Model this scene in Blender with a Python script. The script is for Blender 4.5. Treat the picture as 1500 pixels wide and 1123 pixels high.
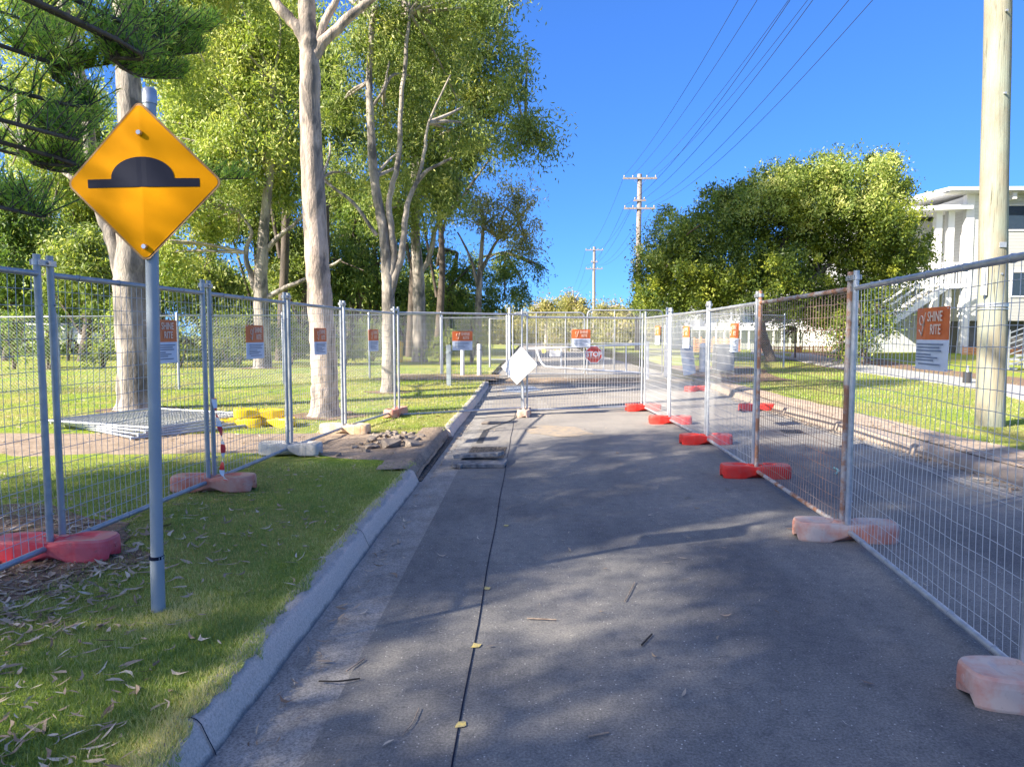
import bpy, math, random
import numpy as np
from mathutils import Vector, Matrix
random.seed(7); RNG = np.random.default_rng(11)
for o in list(bpy.data.objects): bpy.data.objects.remove(o, do_unlink=True)
S = bpy.context.scene; COL = S.collection
R = math.radians
# ---------------------------------------------------------------- camera, sky, sun
FPX, CH = 1000.0, 1.56                     # focal length in pixels of the 1500 px wide photograph, eye height
PITCH = math.atan(70.5/1000); YAW = math.atan(25/1000*math.cos(PITCH))
cd = bpy.data.cameras.new('camera'); cam = bpy.data.objects.new('camera', cd); COL.objects.link(cam)
cd.sensor_width = 36; cd.lens = 24; cd.clip_start = .05; cd.clip_end = 3000
cam.location = (0, 0, CH); cam.rotation_euler = (R(90)-PITCH, 0, YAW); S.camera = cam
_F = np.array([-math.sin(YAW)*math.cos(PITCH), math.cos(YAW)*math.cos(PITCH), -math.sin(PITCH)])
_R = np.array([math.cos(YAW), math.sin(YAW), 0]); _U = np.cross(_R, _F)
def W(px, py, Y):
    d = _F*FPX + _R*(px-750) - _U*(py-561.5); p = d*(Y/d[1]); return Vector((p[0], Y, CH+p[2]))
SUN_EL = 32; SUN_DIR = Vector((-.862, -.506, 0)).normalized()      # horizontal direction towards the sun
wd = bpy.data.worlds.new('World'); S.world = wd; wd.use_nodes = True
wn = wd.node_tree; wn.nodes.clear()
sky = wn.nodes.new('ShaderNodeTexSky'); sky.sky_type = 'NISHITA'; sky.sun_disc = False
sky.sun_elevation = R(SUN_EL); sky.sun_rotation = math.atan2(SUN_DIR.x, SUN_DIR.y)
sky.air_density = .7; sky.dust_density = 0.0; sky.ozone_density = 8.0; sky.altitude = 0
bg = wn.nodes.new('ShaderNodeBackground'); bg.inputs[1].default_value = .15
wo = wn.nodes.new('ShaderNodeOutputWorld'); hs = wn.nodes.new('ShaderNodeGamma'); hs.inputs[1].default_value = .65
mx = wn.nodes.new('ShaderNodeMix'); mx.data_type = 'RGBA'; mx.blend_type = 'MULTIPLY'; mx.inputs[0].default_value = 1; mx.inputs[7].default_value = (.27, .52, .94, 1)
wn.links.new(sky.outputs[0], hs.inputs[0]); wn.links.new(hs.outputs[0], mx.inputs[6]); # pale glow added round the sun to lift the shade (a direction in the world, behind and left of the camera)
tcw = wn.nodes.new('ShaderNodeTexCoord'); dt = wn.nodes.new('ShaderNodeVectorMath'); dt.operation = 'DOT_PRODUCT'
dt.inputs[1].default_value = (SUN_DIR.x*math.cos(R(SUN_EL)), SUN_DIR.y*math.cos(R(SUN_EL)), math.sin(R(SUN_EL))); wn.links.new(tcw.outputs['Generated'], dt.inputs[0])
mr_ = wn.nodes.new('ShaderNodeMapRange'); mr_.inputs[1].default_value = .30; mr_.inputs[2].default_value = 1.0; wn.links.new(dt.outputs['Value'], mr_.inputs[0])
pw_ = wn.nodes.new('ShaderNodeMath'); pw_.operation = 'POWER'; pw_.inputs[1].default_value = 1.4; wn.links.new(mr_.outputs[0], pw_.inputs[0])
fill_glow = wn.nodes.new('ShaderNodeMix'); fill_glow.data_type = 'RGBA'; fill_glow.blend_type = 'ADD'; fill_glow.inputs[7].default_value = (2.6, 2.4, 2.2, 1)
wn.links.new(pw_.outputs[0], fill_glow.inputs[0]); wn.links.new(mx.outputs[2], fill_glow.inputs[6]); wn.links.new(fill_glow.outputs[2], bg.inputs[0]); wn.links.new(bg.outputs[0], wo.inputs[0])
sd = bpy.data.lights.new('sun', 'SUN'); so = bpy.data.objects.new('sun', sd); COL.objects.link(so)
sd.energy = 4.7; sd.angle = R(.55); sd.color = (1, .91, .77)
sv = Vector((SUN_DIR.x*math.cos(R(SUN_EL)), SUN_DIR.y*math.cos(R(SUN_EL)), math.sin(R(SUN_EL))))
so.rotation_euler = sv.to_track_quat('Z', 'Y').to_euler(); so.location = (-20, -10, 30)
S.view_settings.view_transform = 'Standard'; S.view_settings.look = 'None'; S.view_settings.gamma = 1
S.view_settings.exposure = 1.8
S.render.engine = 'CYCLES'
S.cycles.max_bounces = 6; S.cycles.diffuse_bounces = 3; S.cycles.transmission_bounces = 4

# ---------------------------------------------------------------- materials
def newmat(name):
    m = bpy.data.materials.new(name); m.use_nodes = True; nt = m.node_tree
    return m, nt, nt.nodes['Principled BSDF']
def nd(nt, t, **kw):
    n = nt.nodes.new(t)
    for k, v in kw.items():
        if k in n.inputs: n.inputs[k].default_value = v
        else: setattr(n, k, v)
    return n
def c4(c): return (c[0], c[1], c[2], 1)
def noise(nt, scale, detail=4, rough=.6, vec=None, stretch=None, dist=0):
    tc = nd(nt, 'ShaderNodeTexCoord'); src = tc.outputs['Object']
    if stretch:
        mp = nd(nt, 'ShaderNodeMapping'); mp.inputs['Scale'].default_value = stretch
        nt.links.new(src, mp.inputs[0]); src = mp.outputs[0]
    n = nd(nt, 'ShaderNodeTexNoise', Scale=scale, Detail=detail, Roughness=rough, Distortion=dist)
    nt.links.new(src, n.inputs['Vector']); return n.outputs['Fac'], src
def ramp(nt, fac, stops):
    r = nd(nt, 'ShaderNodeValToRGB'); e = r.color_ramp.elements
    while len(e) < len(stops): e.new(.5)
    for i, (p, c) in enumerate(stops): e[i].position = p; e[i].color = c4(c) if len(c) == 3 else c
    nt.links.new(fac, r.inputs[0]); return r.outputs[0]
def mix(nt, fac, a, b, typ='MIX'):
    m = nd(nt, 'ShaderNodeMix', data_type='RGBA', blend_type=typ)
    for s, v in ((0, fac), (6, a), (7, b)):
        if isinstance(v, (int, float)): m.inputs[s].default_value = v
        elif isinstance(v, tuple): m.inputs[s].default_value = c4(v)
        else: nt.links.new(v, m.inputs[s])
    return m.outputs[2]
def bump(nt, p, h, strength=.4, dist=.01):
    b = nd(nt, 'ShaderNodeBump', Strength=strength, Distance=dist)
    nt.links.new(h, b.inputs['Height']); nt.links.new(b.outputs[0], p.inputs['Normal'])
def simple(name, c, rough=.6, metal=0, c2=None, scale=6, lo=.35, hi=.65, bs=0, bscale=40, bd=.005, stretch=None, spec=.5):
    m, nt, p = newmat(name)
    p.inputs['Roughness'].default_value = rough; p.inputs['Metallic'].default_value = metal
    p.inputs['Specular IOR Level'].default_value = spec
    if c2:
        f, _ = noise(nt, scale, 6, .65, stretch=stretch)
        nt.links.new(ramp(nt, f, [(lo, c), (hi, c2)]), p.inputs['Base Color'])
    else: p.inputs['Base Color'].default_value = c4(c)
    if bs:
        f, _ = noise(nt, bscale, 5, .6, stretch=stretch); bump(nt, p, f, bs, bd)
    return m
M = {}
M['galv'] = simple('galvanised', (.34, .36, .38), .42, .55, (.50, .51, .52), 14, bs=.1)
M['galvdull'] = simple('galvanised_dull', (.27, .30, .32), .5, .45, (.40, .41, .42), 9, bs=.1)
M['wire'] = simple('wire', (.50, .50, .49), .5, .3)
M['rust'] = simple('rusty_steel', (.36, .17, .09), .7, .1, (.45, .41, .37), 7, .42, .56, bs=.3, bscale=90)
M['rustwire'] = simple('rusty_wire', (.30, .15, .09), .7, .1, (.35, .27, .22), 3)
M['postblue'] = simple('painted_post', (.28, .32, .35), .5, .15, (.31, .35, .38), 8, bs=.08)
M['white'] = simple('white_paint', (.74, .74, .72), .45, 0, (.62, .61, .58), 5)
M['concpost'] = simple('white_concrete', (.68, .66, .62), .8, 0, (.45, .43, .40), 9, .4, .75, bs=.3)
M['black'] = simple('black_vinyl', (.010, .013, .028), .6, spec=.08)
M['yellow'] = simple('yellow_reflective', (.66, .27, .001), .6, 0, (.60, .24, .001), 3, spec=.04)
M['edge'] = simple('sign_edge', (.20, .10, .03), .5, .2, (.33, .20, .08), 12)
M['steel'] = simple('steel_bolt', (.55, .55, .55), .3, .9)
M['orange'] = simple('orange_print', (.72, .16, .035), .5, 0, (.62, .13, .03), 8)
M['print'] = simple('white_print', (.62, .66, .72), .5)
M['ink'] = simple('print_ink', (.14, .19, .27), .6)
M['letter'] = simple('letter_white', (.78, .60, .45), .5)
M['stopred'] = simple('stop_red', (.62, .05, .03), .4)
M['stopwhite'] = simple('stop_white', (.8, .8, .78), .4)
M['alu'] = simple('aluminium_sheet', (.88, .88, .87), .45, 0, (.66, .67, .68), 1.7)
M['rubble'] = simple('broken_concrete', (.15, .12, .095), .9, 0, (.28, .23, .18), 9, bs=.5, bscale=30, bd=.01)
M['asphaltchunk'] = simple('broken_asphalt', (.10, .10, .10), .9, 0, (.30, .28, .25), 12, bs=.6, bscale=60, bd=.01)
M['gravel'] = simple('dug_gravel', (.03, .028, .026), .95, 0, (.24, .19, .14), 38, .45, .62, bs=1, bscale=45, bd=.03)
M['mulch'] = simple('mulch', (.10, .06, .04), .95, 0, (.26, .16, .10), 12, .3, .7, bs=.8, bscale=25, bd=.03)
M['path'] = simple('concrete_path', (.30, .29, .28), .85, 0, (.37, .355, .33), 3, bs=.15, bscale=80)
M['housewhite'] = simple('white_cladding', (.52, .53, .53), .6, 0, (.48, .49, .49), 2)
M['housewall'] = None
M['housetrim'] = simple('white_trim', (.68, .68, .67), .5)
M['soffit'] = simple('soffit', (.50, .50, .46), .7)
M['grey'] = simple('grey_metal', (.20, .21, .23), .5, .2, (.26, .27, .28), 6)
M['glass'] = simple('window_glass', (.03, .05, .08), .08, 0)
M['dark'] = simple('dark_void', (.03, .03, .032), .8)
M['undercroft'] = simple('undercroft_wall', (.12, .12, .125), .8, 0, (.17, .17, .17), 3)
M['redplastic'] = simple('red_plastic', (.74, .035, .02), .42, 0, (.62, .05, .04), 8, bs=.08, bscale=20)
M['pinkplastic'] = simple('pink_plastic', (.62, .045, .06), .5, 0, (.66, .16, .17), 6, bs=.1, bscale=20)
M['salmon'] = simple('salmon_plastic', (.55, .17, .10), .6, 0, (.60, .34, .26), 7, bs=.1, bscale=20)
M['cream'] = simple('cream_plastic', (.55, .47, .38), .65, 0, (.50, .28, .20), 5, .45, .75, bs=.1, bscale=20)
M['fadedpink'] = simple('faded_pink_plastic', (.55, .45, .37), .65, 0, (.52, .22, .15), 5, .44, .60, bs=.1, bscale=20)
M['whitish'] = simple('grey_white_plastic', (.52, .50, .46), .7, 0, (.40, .38, .35), 7, bs=.1, bscale=20)
M['sand'] = simple('sandy_plastic', (.60, .50, .36), .65, 0, (.55, .36, .20), 6, bs=.1, bscale=20)
M['yellowplastic'] = simple('yellow_plastic', (.80, .60, .01), .45, 0, (.70, .48, .01), 9, bs=.1, bscale=20)
M['orangeplastic'] = simple('orange_mesh', (.75, .25, .06), .6, 0, (.65, .33, .15), 9)
M['blueplastic'] = simple('blue_board', (.10, .20, .42), .5, 0, (.22, .33, .50), 5)
M['timberpole'] = None
M['insul'] = simple('insulator', (.35, .32, .30), .4)
M['arm'] = simple('weathered_arm', (.20, .17, .16), .8, 0, (.33, .29, .27), 12)
M['cable'] = simple('cable', (.02, .022, .03), .6)
M['car'] = simple('car_white', (.75, .75, .75), .25)
M['tyre'] = simple('tyre', (.02, .02, .02), .8)
M['lamp'] = simple('lamp_glass', (.4, .05, .03), .3)
M['stick'] = simple('twig', (.20, .14, .10), .9, 0, (.34, .27, .2), 30)
M['darkstick'] = simple('dark_twig', (.02, .017, .015), .9)
M['paintspot'] = simple('yellow_survey_paint', (.62, .48, .12), .8, 0, (.30, .26, .15), 60)
M['greenrag'] = simple('pale_green_scrap', (.35, .55, .45), .7)
M['duct'] = simple('road_drain', (.03, .03, .035), .6, .2, (.06, .06, .06), 20)

def plastic(name, c, c2, sc=8):
    m, nt, p = newmat(name); p.inputs['Roughness'].default_value = .5; p.inputs['Specular IOR Level'].default_value = .35
    f, _ = noise(nt, sc, 5, .6); d, _ = noise(nt, 22, 6, .75); e, _ = noise(nt, 3.5, 4, .6)
    col = ramp(nt, f, [(.4, c), (.62, c2)])
    ge = nd(nt, 'ShaderNodeNewGeometry'); sp = nd(nt, 'ShaderNodeSeparateXYZ'); nt.links.new(ge.outputs['Normal'], sp.inputs[0])
    up_ = ramp(nt, sp.outputs[2], [(.3, (0, 0, 0)), (.9, (1, 1, 1))]); fac = mix(nt, 1, ramp(nt, e, [(.40, (.12,)*3), (.62, (.6,)*3)]), up_, 'MULTIPLY')
    col = mix(nt, fac, col, (.42, .35, .27))                      # settled dust on the upward faces
    col = mix(nt, ramp(nt, d, [(.60, (0, 0, 0)), (.70, (.55,)*3)]), col, (.13, .10, .08))     # scuffs and mud spots
    nt.links.new(col, p.inputs['Base Color']); bump(nt, p, d, .25, .004); return m
M['redplastic'] = plastic('red_plastic', (.78, .03, .018), (.66, .05, .035)); M['pinkplastic'] = plastic('pink_plastic', (.70, .045, .06), (.66, .13, .14), 6)
M['salmon'] = plastic('salmon_plastic', (.58, .16, .10), (.60, .32, .24), 7); M['cream'] = plastic('cream_plastic', (.55, .47, .38), (.50, .28, .20), 5)
M['fadedpink'] = plastic('faded_pink_plastic', (.58, .46, .38), (.56, .22, .15), 5); M['whitish'] = plastic('grey_white_plastic', (.52, .50, .46), (.40, .38, .35), 7)
M['sand'] = plastic('sandy_plastic', (.60, .50, .36), (.55, .36, .20), 6)
def timber():
    m, nt, p = newmat('treated_timber'); p.inputs['Roughness'].default_value = .85
    f, _ = noise(nt, 6, 6, .7, stretch=(1, 1, .16)); f2, _ = noise(nt, 2.2, 4, .6, stretch=(1, 1, .5))
    a = ramp(nt, f, [(.3, (.16, .15, .11)), (.5, (.25, .255, .20)), (.7, (.33, .34, .27))])
    b = ramp(nt, f2, [(.42, (.24, .19, .12)), (.62, (.25, .29, .23))])
    nt.links.new(mix(nt, .5, a, b), p.inputs['Base Color'])
    f3, _ = noise(nt, 30, 5, .7, stretch=(1, 1, .035)); bump(nt, p, f3, .9, .015)
    k = ramp(nt, f3, [(.34, (.35, .33, .30)), (.42, (1, 1, 1))]); base_ = p.inputs['Base Color'].links[0].from_socket
    nt.links.new(mix(nt, 1, base_, k, 'MULTIPLY'), p.inputs['Base Color']); return m
M['timberpole'] = timber()
def cladding():
    m, nt, p = newmat('white_weatherboard'); p.inputs['Roughness'].default_value = .6
    p.inputs['Base Color'].default_value = (.6, .61, .61, 1)
    tc = nd(nt, 'ShaderNodeTexCoord'); sp = nd(nt, 'ShaderNodeSeparateXYZ'); nt.links.new(tc.outputs['Object'], sp.inputs[0])
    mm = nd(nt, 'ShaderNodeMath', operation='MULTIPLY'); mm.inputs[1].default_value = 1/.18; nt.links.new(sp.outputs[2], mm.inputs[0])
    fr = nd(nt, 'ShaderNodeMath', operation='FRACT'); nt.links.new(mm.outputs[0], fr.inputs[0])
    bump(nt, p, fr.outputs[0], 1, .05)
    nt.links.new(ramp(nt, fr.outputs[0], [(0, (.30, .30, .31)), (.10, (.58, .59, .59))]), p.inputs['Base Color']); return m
M['housewall'] = cladding()
def bark(name, light, mid, dark, scale=2.2, thr=(.40, .52, .62), rough=.8):
    m, nt, p = newmat(name); p.inputs['Roughness'].default_value = rough
    f, _ = noise(nt, scale, 7, .62, stretch=(1, 1, .28), dist=.6)
    a = ramp(nt, f, [(thr[0], light), (thr[1], mid), (thr[2], dark)])
    f2, _ = noise(nt, 30, 4, .7, stretch=(1, 1, .25)); b = ramp(nt, f2, [(.3, (.75, .75, .75)), (.7, (1.15, 1.12, 1.1))])
    nt.links.new(mix(nt, 1, a, b, 'MULTIPLY'), p.inputs['Base Color'])
    bump(nt, p, f2, .8, .03); return m
M['gum'] = bark('smooth_gum_bark', (.50, .405, .335), (.36, .29, .235), (.15, .13, .115), 3.2, (.44, .52, .58))
M['greygum'] = bark('grey_gum_bark', (.42, .37, .31), (.28, .245, .21), (.11, .10, .09), 3.6, (.40, .50, .60))
M['darkbark'] = bark('dark_bark', (.13, .10, .08), (.09, .07, .055), (.05, .04, .03), 4)
M['palebark'] = bark('pale_limb_bark', (.42, .38, .33), (.34, .30, .27), (.2, .18, .16), 4)

def leafmat(name, a, b, c, trans=.35, rough=.5):
    """leaf colour from the per-leaf random attribute 'Col' (hue variety between leaves, paler towards crown tops)"""
    m, nt, p = newmat(name)
    at = nd(nt, 'ShaderNodeAttribute', attribute_name='rnd')
    col = ramp(nt, at.outputs['Fac'], [(0, a), (.5, b), (1, c)])
    nt.links.new(col, p.inputs['Base Color']); p.inputs['Roughness'].default_value = rough
    p.inputs['Specular IOR Level'].default_value = .35
    tr = nd(nt, 'ShaderNodeBsdfTranslucent'); br = mix(nt, 1, col, (1.5, 1.6, .7), 'MULTIPLY')
    nt.links.new(br, tr.inputs[0]); ms = nd(nt, 'ShaderNodeMixShader'); ms.inputs[0].default_value = trans
    nt.links.new(p.outputs[0], ms.inputs[1]); nt.links.new(tr.outputs[0], ms.inputs[2])
    nt.links.new(ms.outputs[0], nt.nodes['Material Output'].inputs[0]); return m
M['leafgum'] = leafmat('gum_leaf', (.11, .16, .045), (.22, .28, .075), (.46, .46, .16))
M['leafbright'] = leafmat('bright_leaf', (.15, .22, .05), (.34, .40, .10), (.62, .60, .22))
M['leafdark'] = leafmat('dark_leaf', (.08, .14, .045), (.17, .25, .065), (.38, .42, .12), .4)
M['leafolive'] = leafmat('olive_leaf', (.18, .19, .07), (.32, .30, .10), (.52, .43, .18))
M['leafbush'] = leafmat('bush_leaf', (.06, .10, .022), (.16, .21, .035), (.40, .42, .06), .35, .42)
M['needle'] = leafmat('pine_needle', (.10, .21, .055), (.23, .40, .085), (.58, .58, .17), .5)
M['blade'] = leafmat('grass_blade', (.13, .20, .065), (.25, .32, .10), (.60, .52, .30), .4, .6)
M['litter'] = leafmat('dry_leaf', (.14, .09, .065), (.32, .24, .17), (.56, .48, .38), .1, .7)

def lawn():
    m, nt, p = newmat('lawn'); p.inputs['Roughness'].default_value = .95; p.inputs['Specular IOR Level'].default_value = .1
    f, _ = noise(nt, .55, 5, .6); f2, _ = noise(nt, 9, 6, .75); f3, _ = noise(nt, 60, 3, .7)
    a = ramp(nt, f2, [(.3, (.13, .22, .025)), (.5, (.26, .36, .04)), (.72, (.46, .46, .10))])
    b = ramp(nt, f2, [(.3, (.24, .26, .05)), (.6, (.42, .37, .12)), (.8, (.56, .46, .24))])
    c = mix(nt, ramp(nt, f, [(.40, (0, 0, 0)), (.60, (1, 1, 1))]), a, b)
    d = ramp(nt, f3, [(.3, (.6, .6, .6)), (.7, (1.25, 1.25, 1.2))])
    nt.links.new(mix(nt, 1, c, d, 'MULTIPLY'), p.inputs['Base Color']); bump(nt, p, f3, 1, .03); return m
M['lawn'] = lawn()
def asphalt():
    m, nt, p = newmat('asphalt'); p.inputs['Roughness'].default_value = .85; p.inputs['Specular IOR Level'].default_value = .3
    f, src = noise(nt, .7, 6, .62); g, _ = noise(nt, 85, 4, .85); st, _ = noise(nt, 2.6, 6, .7, stretch=(1, .35, 1))
    base = ramp(nt, f, [(.3, (.145, .140, .132)), (.7, (.185, .177, .163))])
    sp = ramp(nt, g, [(.34, (.58, .58, .58)), (.5, (1, 1, 1)), (.66, (1.6, 1.58, 1.52))])
    c = mix(nt, 1, base, sp, 'MULTIPLY')
    vo = nd(nt, 'ShaderNodeTexVoronoi', Scale=26.0); nt.links.new(src, vo.inputs['Vector'])
    c = mix(nt, ramp(nt, vo.outputs['Distance'], [(.07, (1, 1, 1)), (.11, (0, 0, 0))]), c, (.50, .47, .43))
    c = mix(nt, ramp(nt, st, [(.60, (0, 0, 0)), (.78, (.55, .55, .55))]), c, (.30, .27, .235))
    pt, _ = noise(nt, .8, 4, .6, stretch=(1, .45, 1)); c = mix(nt, 1, c, ramp(nt, pt, [(.36, (.70, .71, .75)), (.50, (1, 1, 1)), (.62, (1.22, 1.19, 1.15))]), 'MULTIPLY')
    sp2, _ = noise(nt, 11, 5, .75); c = mix(nt, 1, c, ramp(nt, sp2, [(.30, (.72, .73, .76)), (.48, (1, 1, 1)), (.72, (1.22, 1.2, 1.16))]), 'MULTIPLY')
    # lighter, warmer asphalt from the works onward
    sx = nd(nt, 'ShaderNodeSeparateXYZ'); nt.links.new(src, sx.inputs[0])
    mr = nd(nt, 'ShaderNodeMapRange'); mr.inputs[1].default_value = 7.5; mr.inputs[2].default_value = 13; nt.links.new(sx.outputs[1], mr.inputs[0])
    far_k = nd(nt, 'ShaderNodeMath', operation='MULTIPLY'); nt.links.new(mr.outputs[0], far_k.inputs[0]); nt.links.new(f, far_k.inputs[1])
    c = mix(nt, far_k.outputs[0], c, (.34, .30, .255))
    nt.links.new(c, p.inputs['Base Color']); bump(nt, p, g, .55, .006); return m
M['asphalt'] = asphalt()
def conc(name, a, b, sc, speck):
    m, nt, p = newmat(name); p.inputs['Roughness'].default_value = .92; p.inputs['Specular IOR Level'].default_value = .25
    f, _ = noise(nt, 3, 6, .7); g, _ = noise(nt, sc, 4, .75)
    base = ramp(nt, f, [(.35, a), (.65, b)]); s = ramp(nt, g, [(.36, (1-speck,)*3), (.5, (1, 1, 1)), (.66, (1+speck,)*3)])
    nt.links.new(mix(nt, 1, base, s, 'MULTIPLY'), p.inputs['Base Color']); bump(nt, p, g, .55, .007); return m
M['gutter'] = conc('worn_gutter_concrete', (.20, .188, .172), (.32, .30, .27), 95, .42)
def kerbmat():
    m, nt, p = newmat('kerb_concrete'); p.inputs['Roughness'].default_value = .92; p.inputs['Specular IOR Level'].default_value = .25
    tc = nd(nt, 'ShaderNodeTexCoord'); sx = nd(nt, 'ShaderNodeSeparateXYZ'); nt.links.new(tc.outputs['Object'], sx.inputs[0])
    f, _ = noise(nt, 5, 6, .7); g_, _ = noise(nt, 95, 4, .8)
    ad = nd(nt, 'ShaderNodeMath', operation='MULTIPLY_ADD'); ad.inputs[1].default_value = .05; nt.links.new(f, ad.inputs[0]); nt.links.new(sx.outputs[2], ad.inputs[2])
    # black lichen and grime on the flat top, clean worn pinkish face, dirty foot
    base = ramp(nt, ad.outputs[0], [(.028, (.20, .18, .165)), (.05, (.66, .52, .40)), (.142, (.66, .52, .41)), (.158, (.34, .32, .29))])
    s = ramp(nt, g_, [(.34, (.72, .70, .68)), (.5, (1, 1, 1)), (.68, (1.25, 1.25, 1.25))])
    nt.links.new(mix(nt, 1, base, s, 'MULTIPLY'), p.inputs['Base Color']); bump(nt, p, g_, .5, .008); return m
M['kerb'] = kerbmat()
M['dirt'] = conc('bare_dirt', (.22, .165, .115), (.33, .25, .18), 30, .3)

# ---------------------------------------------------------------- mesh helpers
class MB:
    def __init__(s): s.v = []; s.f = []; s.sm = []
    def add(s, vs, fs, smooth=False):
        n = len(s.v); s.v += [tuple(v) for v in vs]; s.f += [tuple(i+n for i in f) for f in fs]; s.sm += [smooth]*len(fs); return s
    def box(s, lo, hi, mat=None):
        x0, y0, z0 = lo; x1, y1, z1 = hi
        vs = [Vector(p) for p in ((x0,y0,z0),(x1,y0,z0),(x1,y1,z0),(x0,y1,z0),(x0,y0,z1),(x1,y0,z1),(x1,y1,z1),(x0,y1,z1))]
        if mat: vs = [mat @ v for v in vs]
        return s.add(vs, [(0,3,2,1),(4,5,6,7),(0,1,5,4),(1,2,6,5),(2,3,7,6),(3,0,4,7)])
    def beam(s, a, b, w, h=None, up=Vector((0, 0, 1))):
        a, b = Vector(a), Vector(b); h = h or w; d = (b-a).normalized()
        if abs(d.dot(up)) > .98: up = Vector((0, 1, 0))
        x = d.cross(up).normalized(); y = x.cross(d); vs = []
        for p in (a, b): vs += [p-x*w/2-y*h/2, p+x*w/2-y*h/2, p+x*w/2+y*h/2, p-x*w/2+y*h/2]
        return s.add(vs, [(3,2,1,0),(4,5,6,7),(0,1,5,4),(1,2,6,5),(2,3,7,6),(3,0,4,7)])
    def tube(s, pts, r, n=10, cap=True, smooth=True):
        pts = [Vector(p) for p in pts]; rs = r if isinstance(r, (list, tuple)) else [r]*len(pts)
        vs = []; up = None
        for i, p in enumerate(pts):
            d = (pts[min(i+1, len(pts)-1)]-pts[max(i-1, 0)]).normalized()
            if up is None: up = Vector((0, 0, 1)) if abs(d.z) < .9 else Vector((0, 1, 0))
            x = d.cross(up)
            if x.length < 1e-4: x = d.cross(Vector((1, 0, 0)))
            x.normalize(); y = x.cross(d).normalized(); up = y
            for k in range(n):
                t = 2*math.pi*k/n; vs.append(p + (x*math.cos(t)+y*math.sin(t))*rs[i])
        fs = [(i*n+k, i*n+(k+1) % n, (i+1)*n+(k+1) % n, (i+1)*n+k) for i in range(len(pts)-1) for k in range(n)]
        s.add(vs, fs, smooth)
        if cap:
            s.add(vs[:n], [tuple(range(n))[::-1]]); s.add(vs[-n:], [tuple(range(n))])
        return s
    def prism(s, poly, t, mat=None):
        """poly in local XZ, front at y=-t/2, back y=+t/2"""
        n = len(poly); vs = [Vector((x, -t/2, z)) for x, z in poly]+[Vector((x, t/2, z)) for x, z in poly]
        if mat: vs = [mat @ v for v in vs]
        return s.add(vs, [tuple(range(n)), tuple(range(2*n-1, n-1, -1))]+[(i, i+n, (i+1) % n+n, (i+1) % n) for i in range(n)])
    def slab(s, poly, z0, z1):
        n = len(poly); vs = [(x, y, z0) for x, y in poly]+[(x, y, z1) for x, y in poly]
        return s.add(vs, [tuple(range(n-1, -1, -1)), tuple(range(n, 2*n))]+[(i, (i+1) % n, (i+1) % n+n, i+n) for i in range(n)])
    def build(s, name, mat, parent=None, bevel=0, local=False):
        me = bpy.data.meshes.new(name); off = Vector((0, 0, 0))
        if parent is not None and not local:
            off = Vector(parent['_w']) if '_w' in parent else Vector((0, 0, 0))
        me.from_pydata([Vector(v)-off for v in s.v], [], s.f); me.polygons.foreach_set('use_smooth', s.sm); me.update()
        o = bpy.data.objects.new(name, me); COL.objects.link(o)
        if isinstance(mat, (list, tuple)):
            for q in mat: me.materials.append(q)
        else: me.materials.append(mat)
        if parent is not None: o.parent = parent; WPOS[o.name] = off
        if bevel:
            b = o.modifiers.new('bevel', 'BEVEL'); b.width = bevel; b.segments = 2; b.limit_method = 'ANGLE'
        return o
WPOS = {}
_root = {}
def root(name, label, cat, loc=(0, 0, 0), group=None):
    o = bpy.data.objects.new(name, None); o.empty_display_size = .2; COL.objects.link(o); o.location = loc
    o['label'] = label; o['category'] = cat
    if group: o['group'] = group
    return o
def tag(o, label, cat, group=None):
    o['label'] = label; o['category'] = cat
    if group: o['group'] = group
    return o
def struct(o, kind='structure'): o['kind'] = kind; return o
def part(mb, name, mat, par, bevel=0, sub=None):
    """mb holds world coordinates; the part hangs under root `par` (or its part `sub`, whose own origin is the root's)"""
    off = par.location.copy(); mb.v = [Vector(v)-off for v in mb.v]
    o = mb.build(name, mat, None, bevel); o.parent = sub or par; return o
def copy_thing(src, loc, rz=0, label=None, mats=None, sc=None):
    r = src.copy(); COL.objects.link(r); r.location = loc; r.rotation_euler = (0, 0, rz)
    if label: r['label'] = label
    if sc: r.scale = sc
    for ch in [c for c in bpy.data.objects if c.parent == src]:
        c = ch.copy(); COL.objects.link(c); c.parent = r
        for g in [g for g in bpy.data.objects if g.parent == ch]:
            d = g.copy(); COL.objects.link(d); d.parent = c
    return r
def npmesh(name, V, quads, mat, rnd=None, parent=None, k=4):
    me = bpy.data.meshes.new(name); nv = len(V); nf = len(quads)
    me.vertices.add(nv); me.vertices.foreach_set('co', V.astype(np.float32).ravel())
    me.loops.add(nf*k); me.loops.foreach_set('vertex_index', quads.astype(np.int32).ravel())
    me.polygons.add(nf); me.polygons.foreach_set('loop_start', np.arange(0, nf*k, k, dtype=np.int32))
    me.polygons.foreach_set('loop_total', np.full(nf, k, dtype=np.int32)); me.update(calc_edges=True)
    if rnd is not None:
        a = me.attributes.new('rnd', 'FLOAT', 'POINT'); a.data.foreach_set('value', rnd.astype(np.float32))
    me.materials.append(mat); o = bpy.data.objects.new(name, me); COL.objects.link(o)
    if parent is not None: o.parent = parent
    return o
def unit(a): return a/np.maximum(np.linalg.norm(a, axis=1, keepdims=True), 1e-9)
def leafquads(P, L, Wd, D, tw=None):
    """kite leaves: base points P, length L, width Wd, direction D"""
    n = len(P); r = unit(RNG.normal(size=(n, 3))); side = unit(np.cross(D, r)); mid = P+D*(L*.45)[:, None]
    nrm = np.cross(D, side); bend = nrm*(L*.10)[:, None]
    V = np.stack([P, mid+side*(Wd/2)[:, None]+bend, P+D*L[:, None], mid-side*(Wd/2)[:, None]+bend], 1).reshape(-1, 3)
    return V, np.arange(4*n).reshape(-1, 4)
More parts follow.
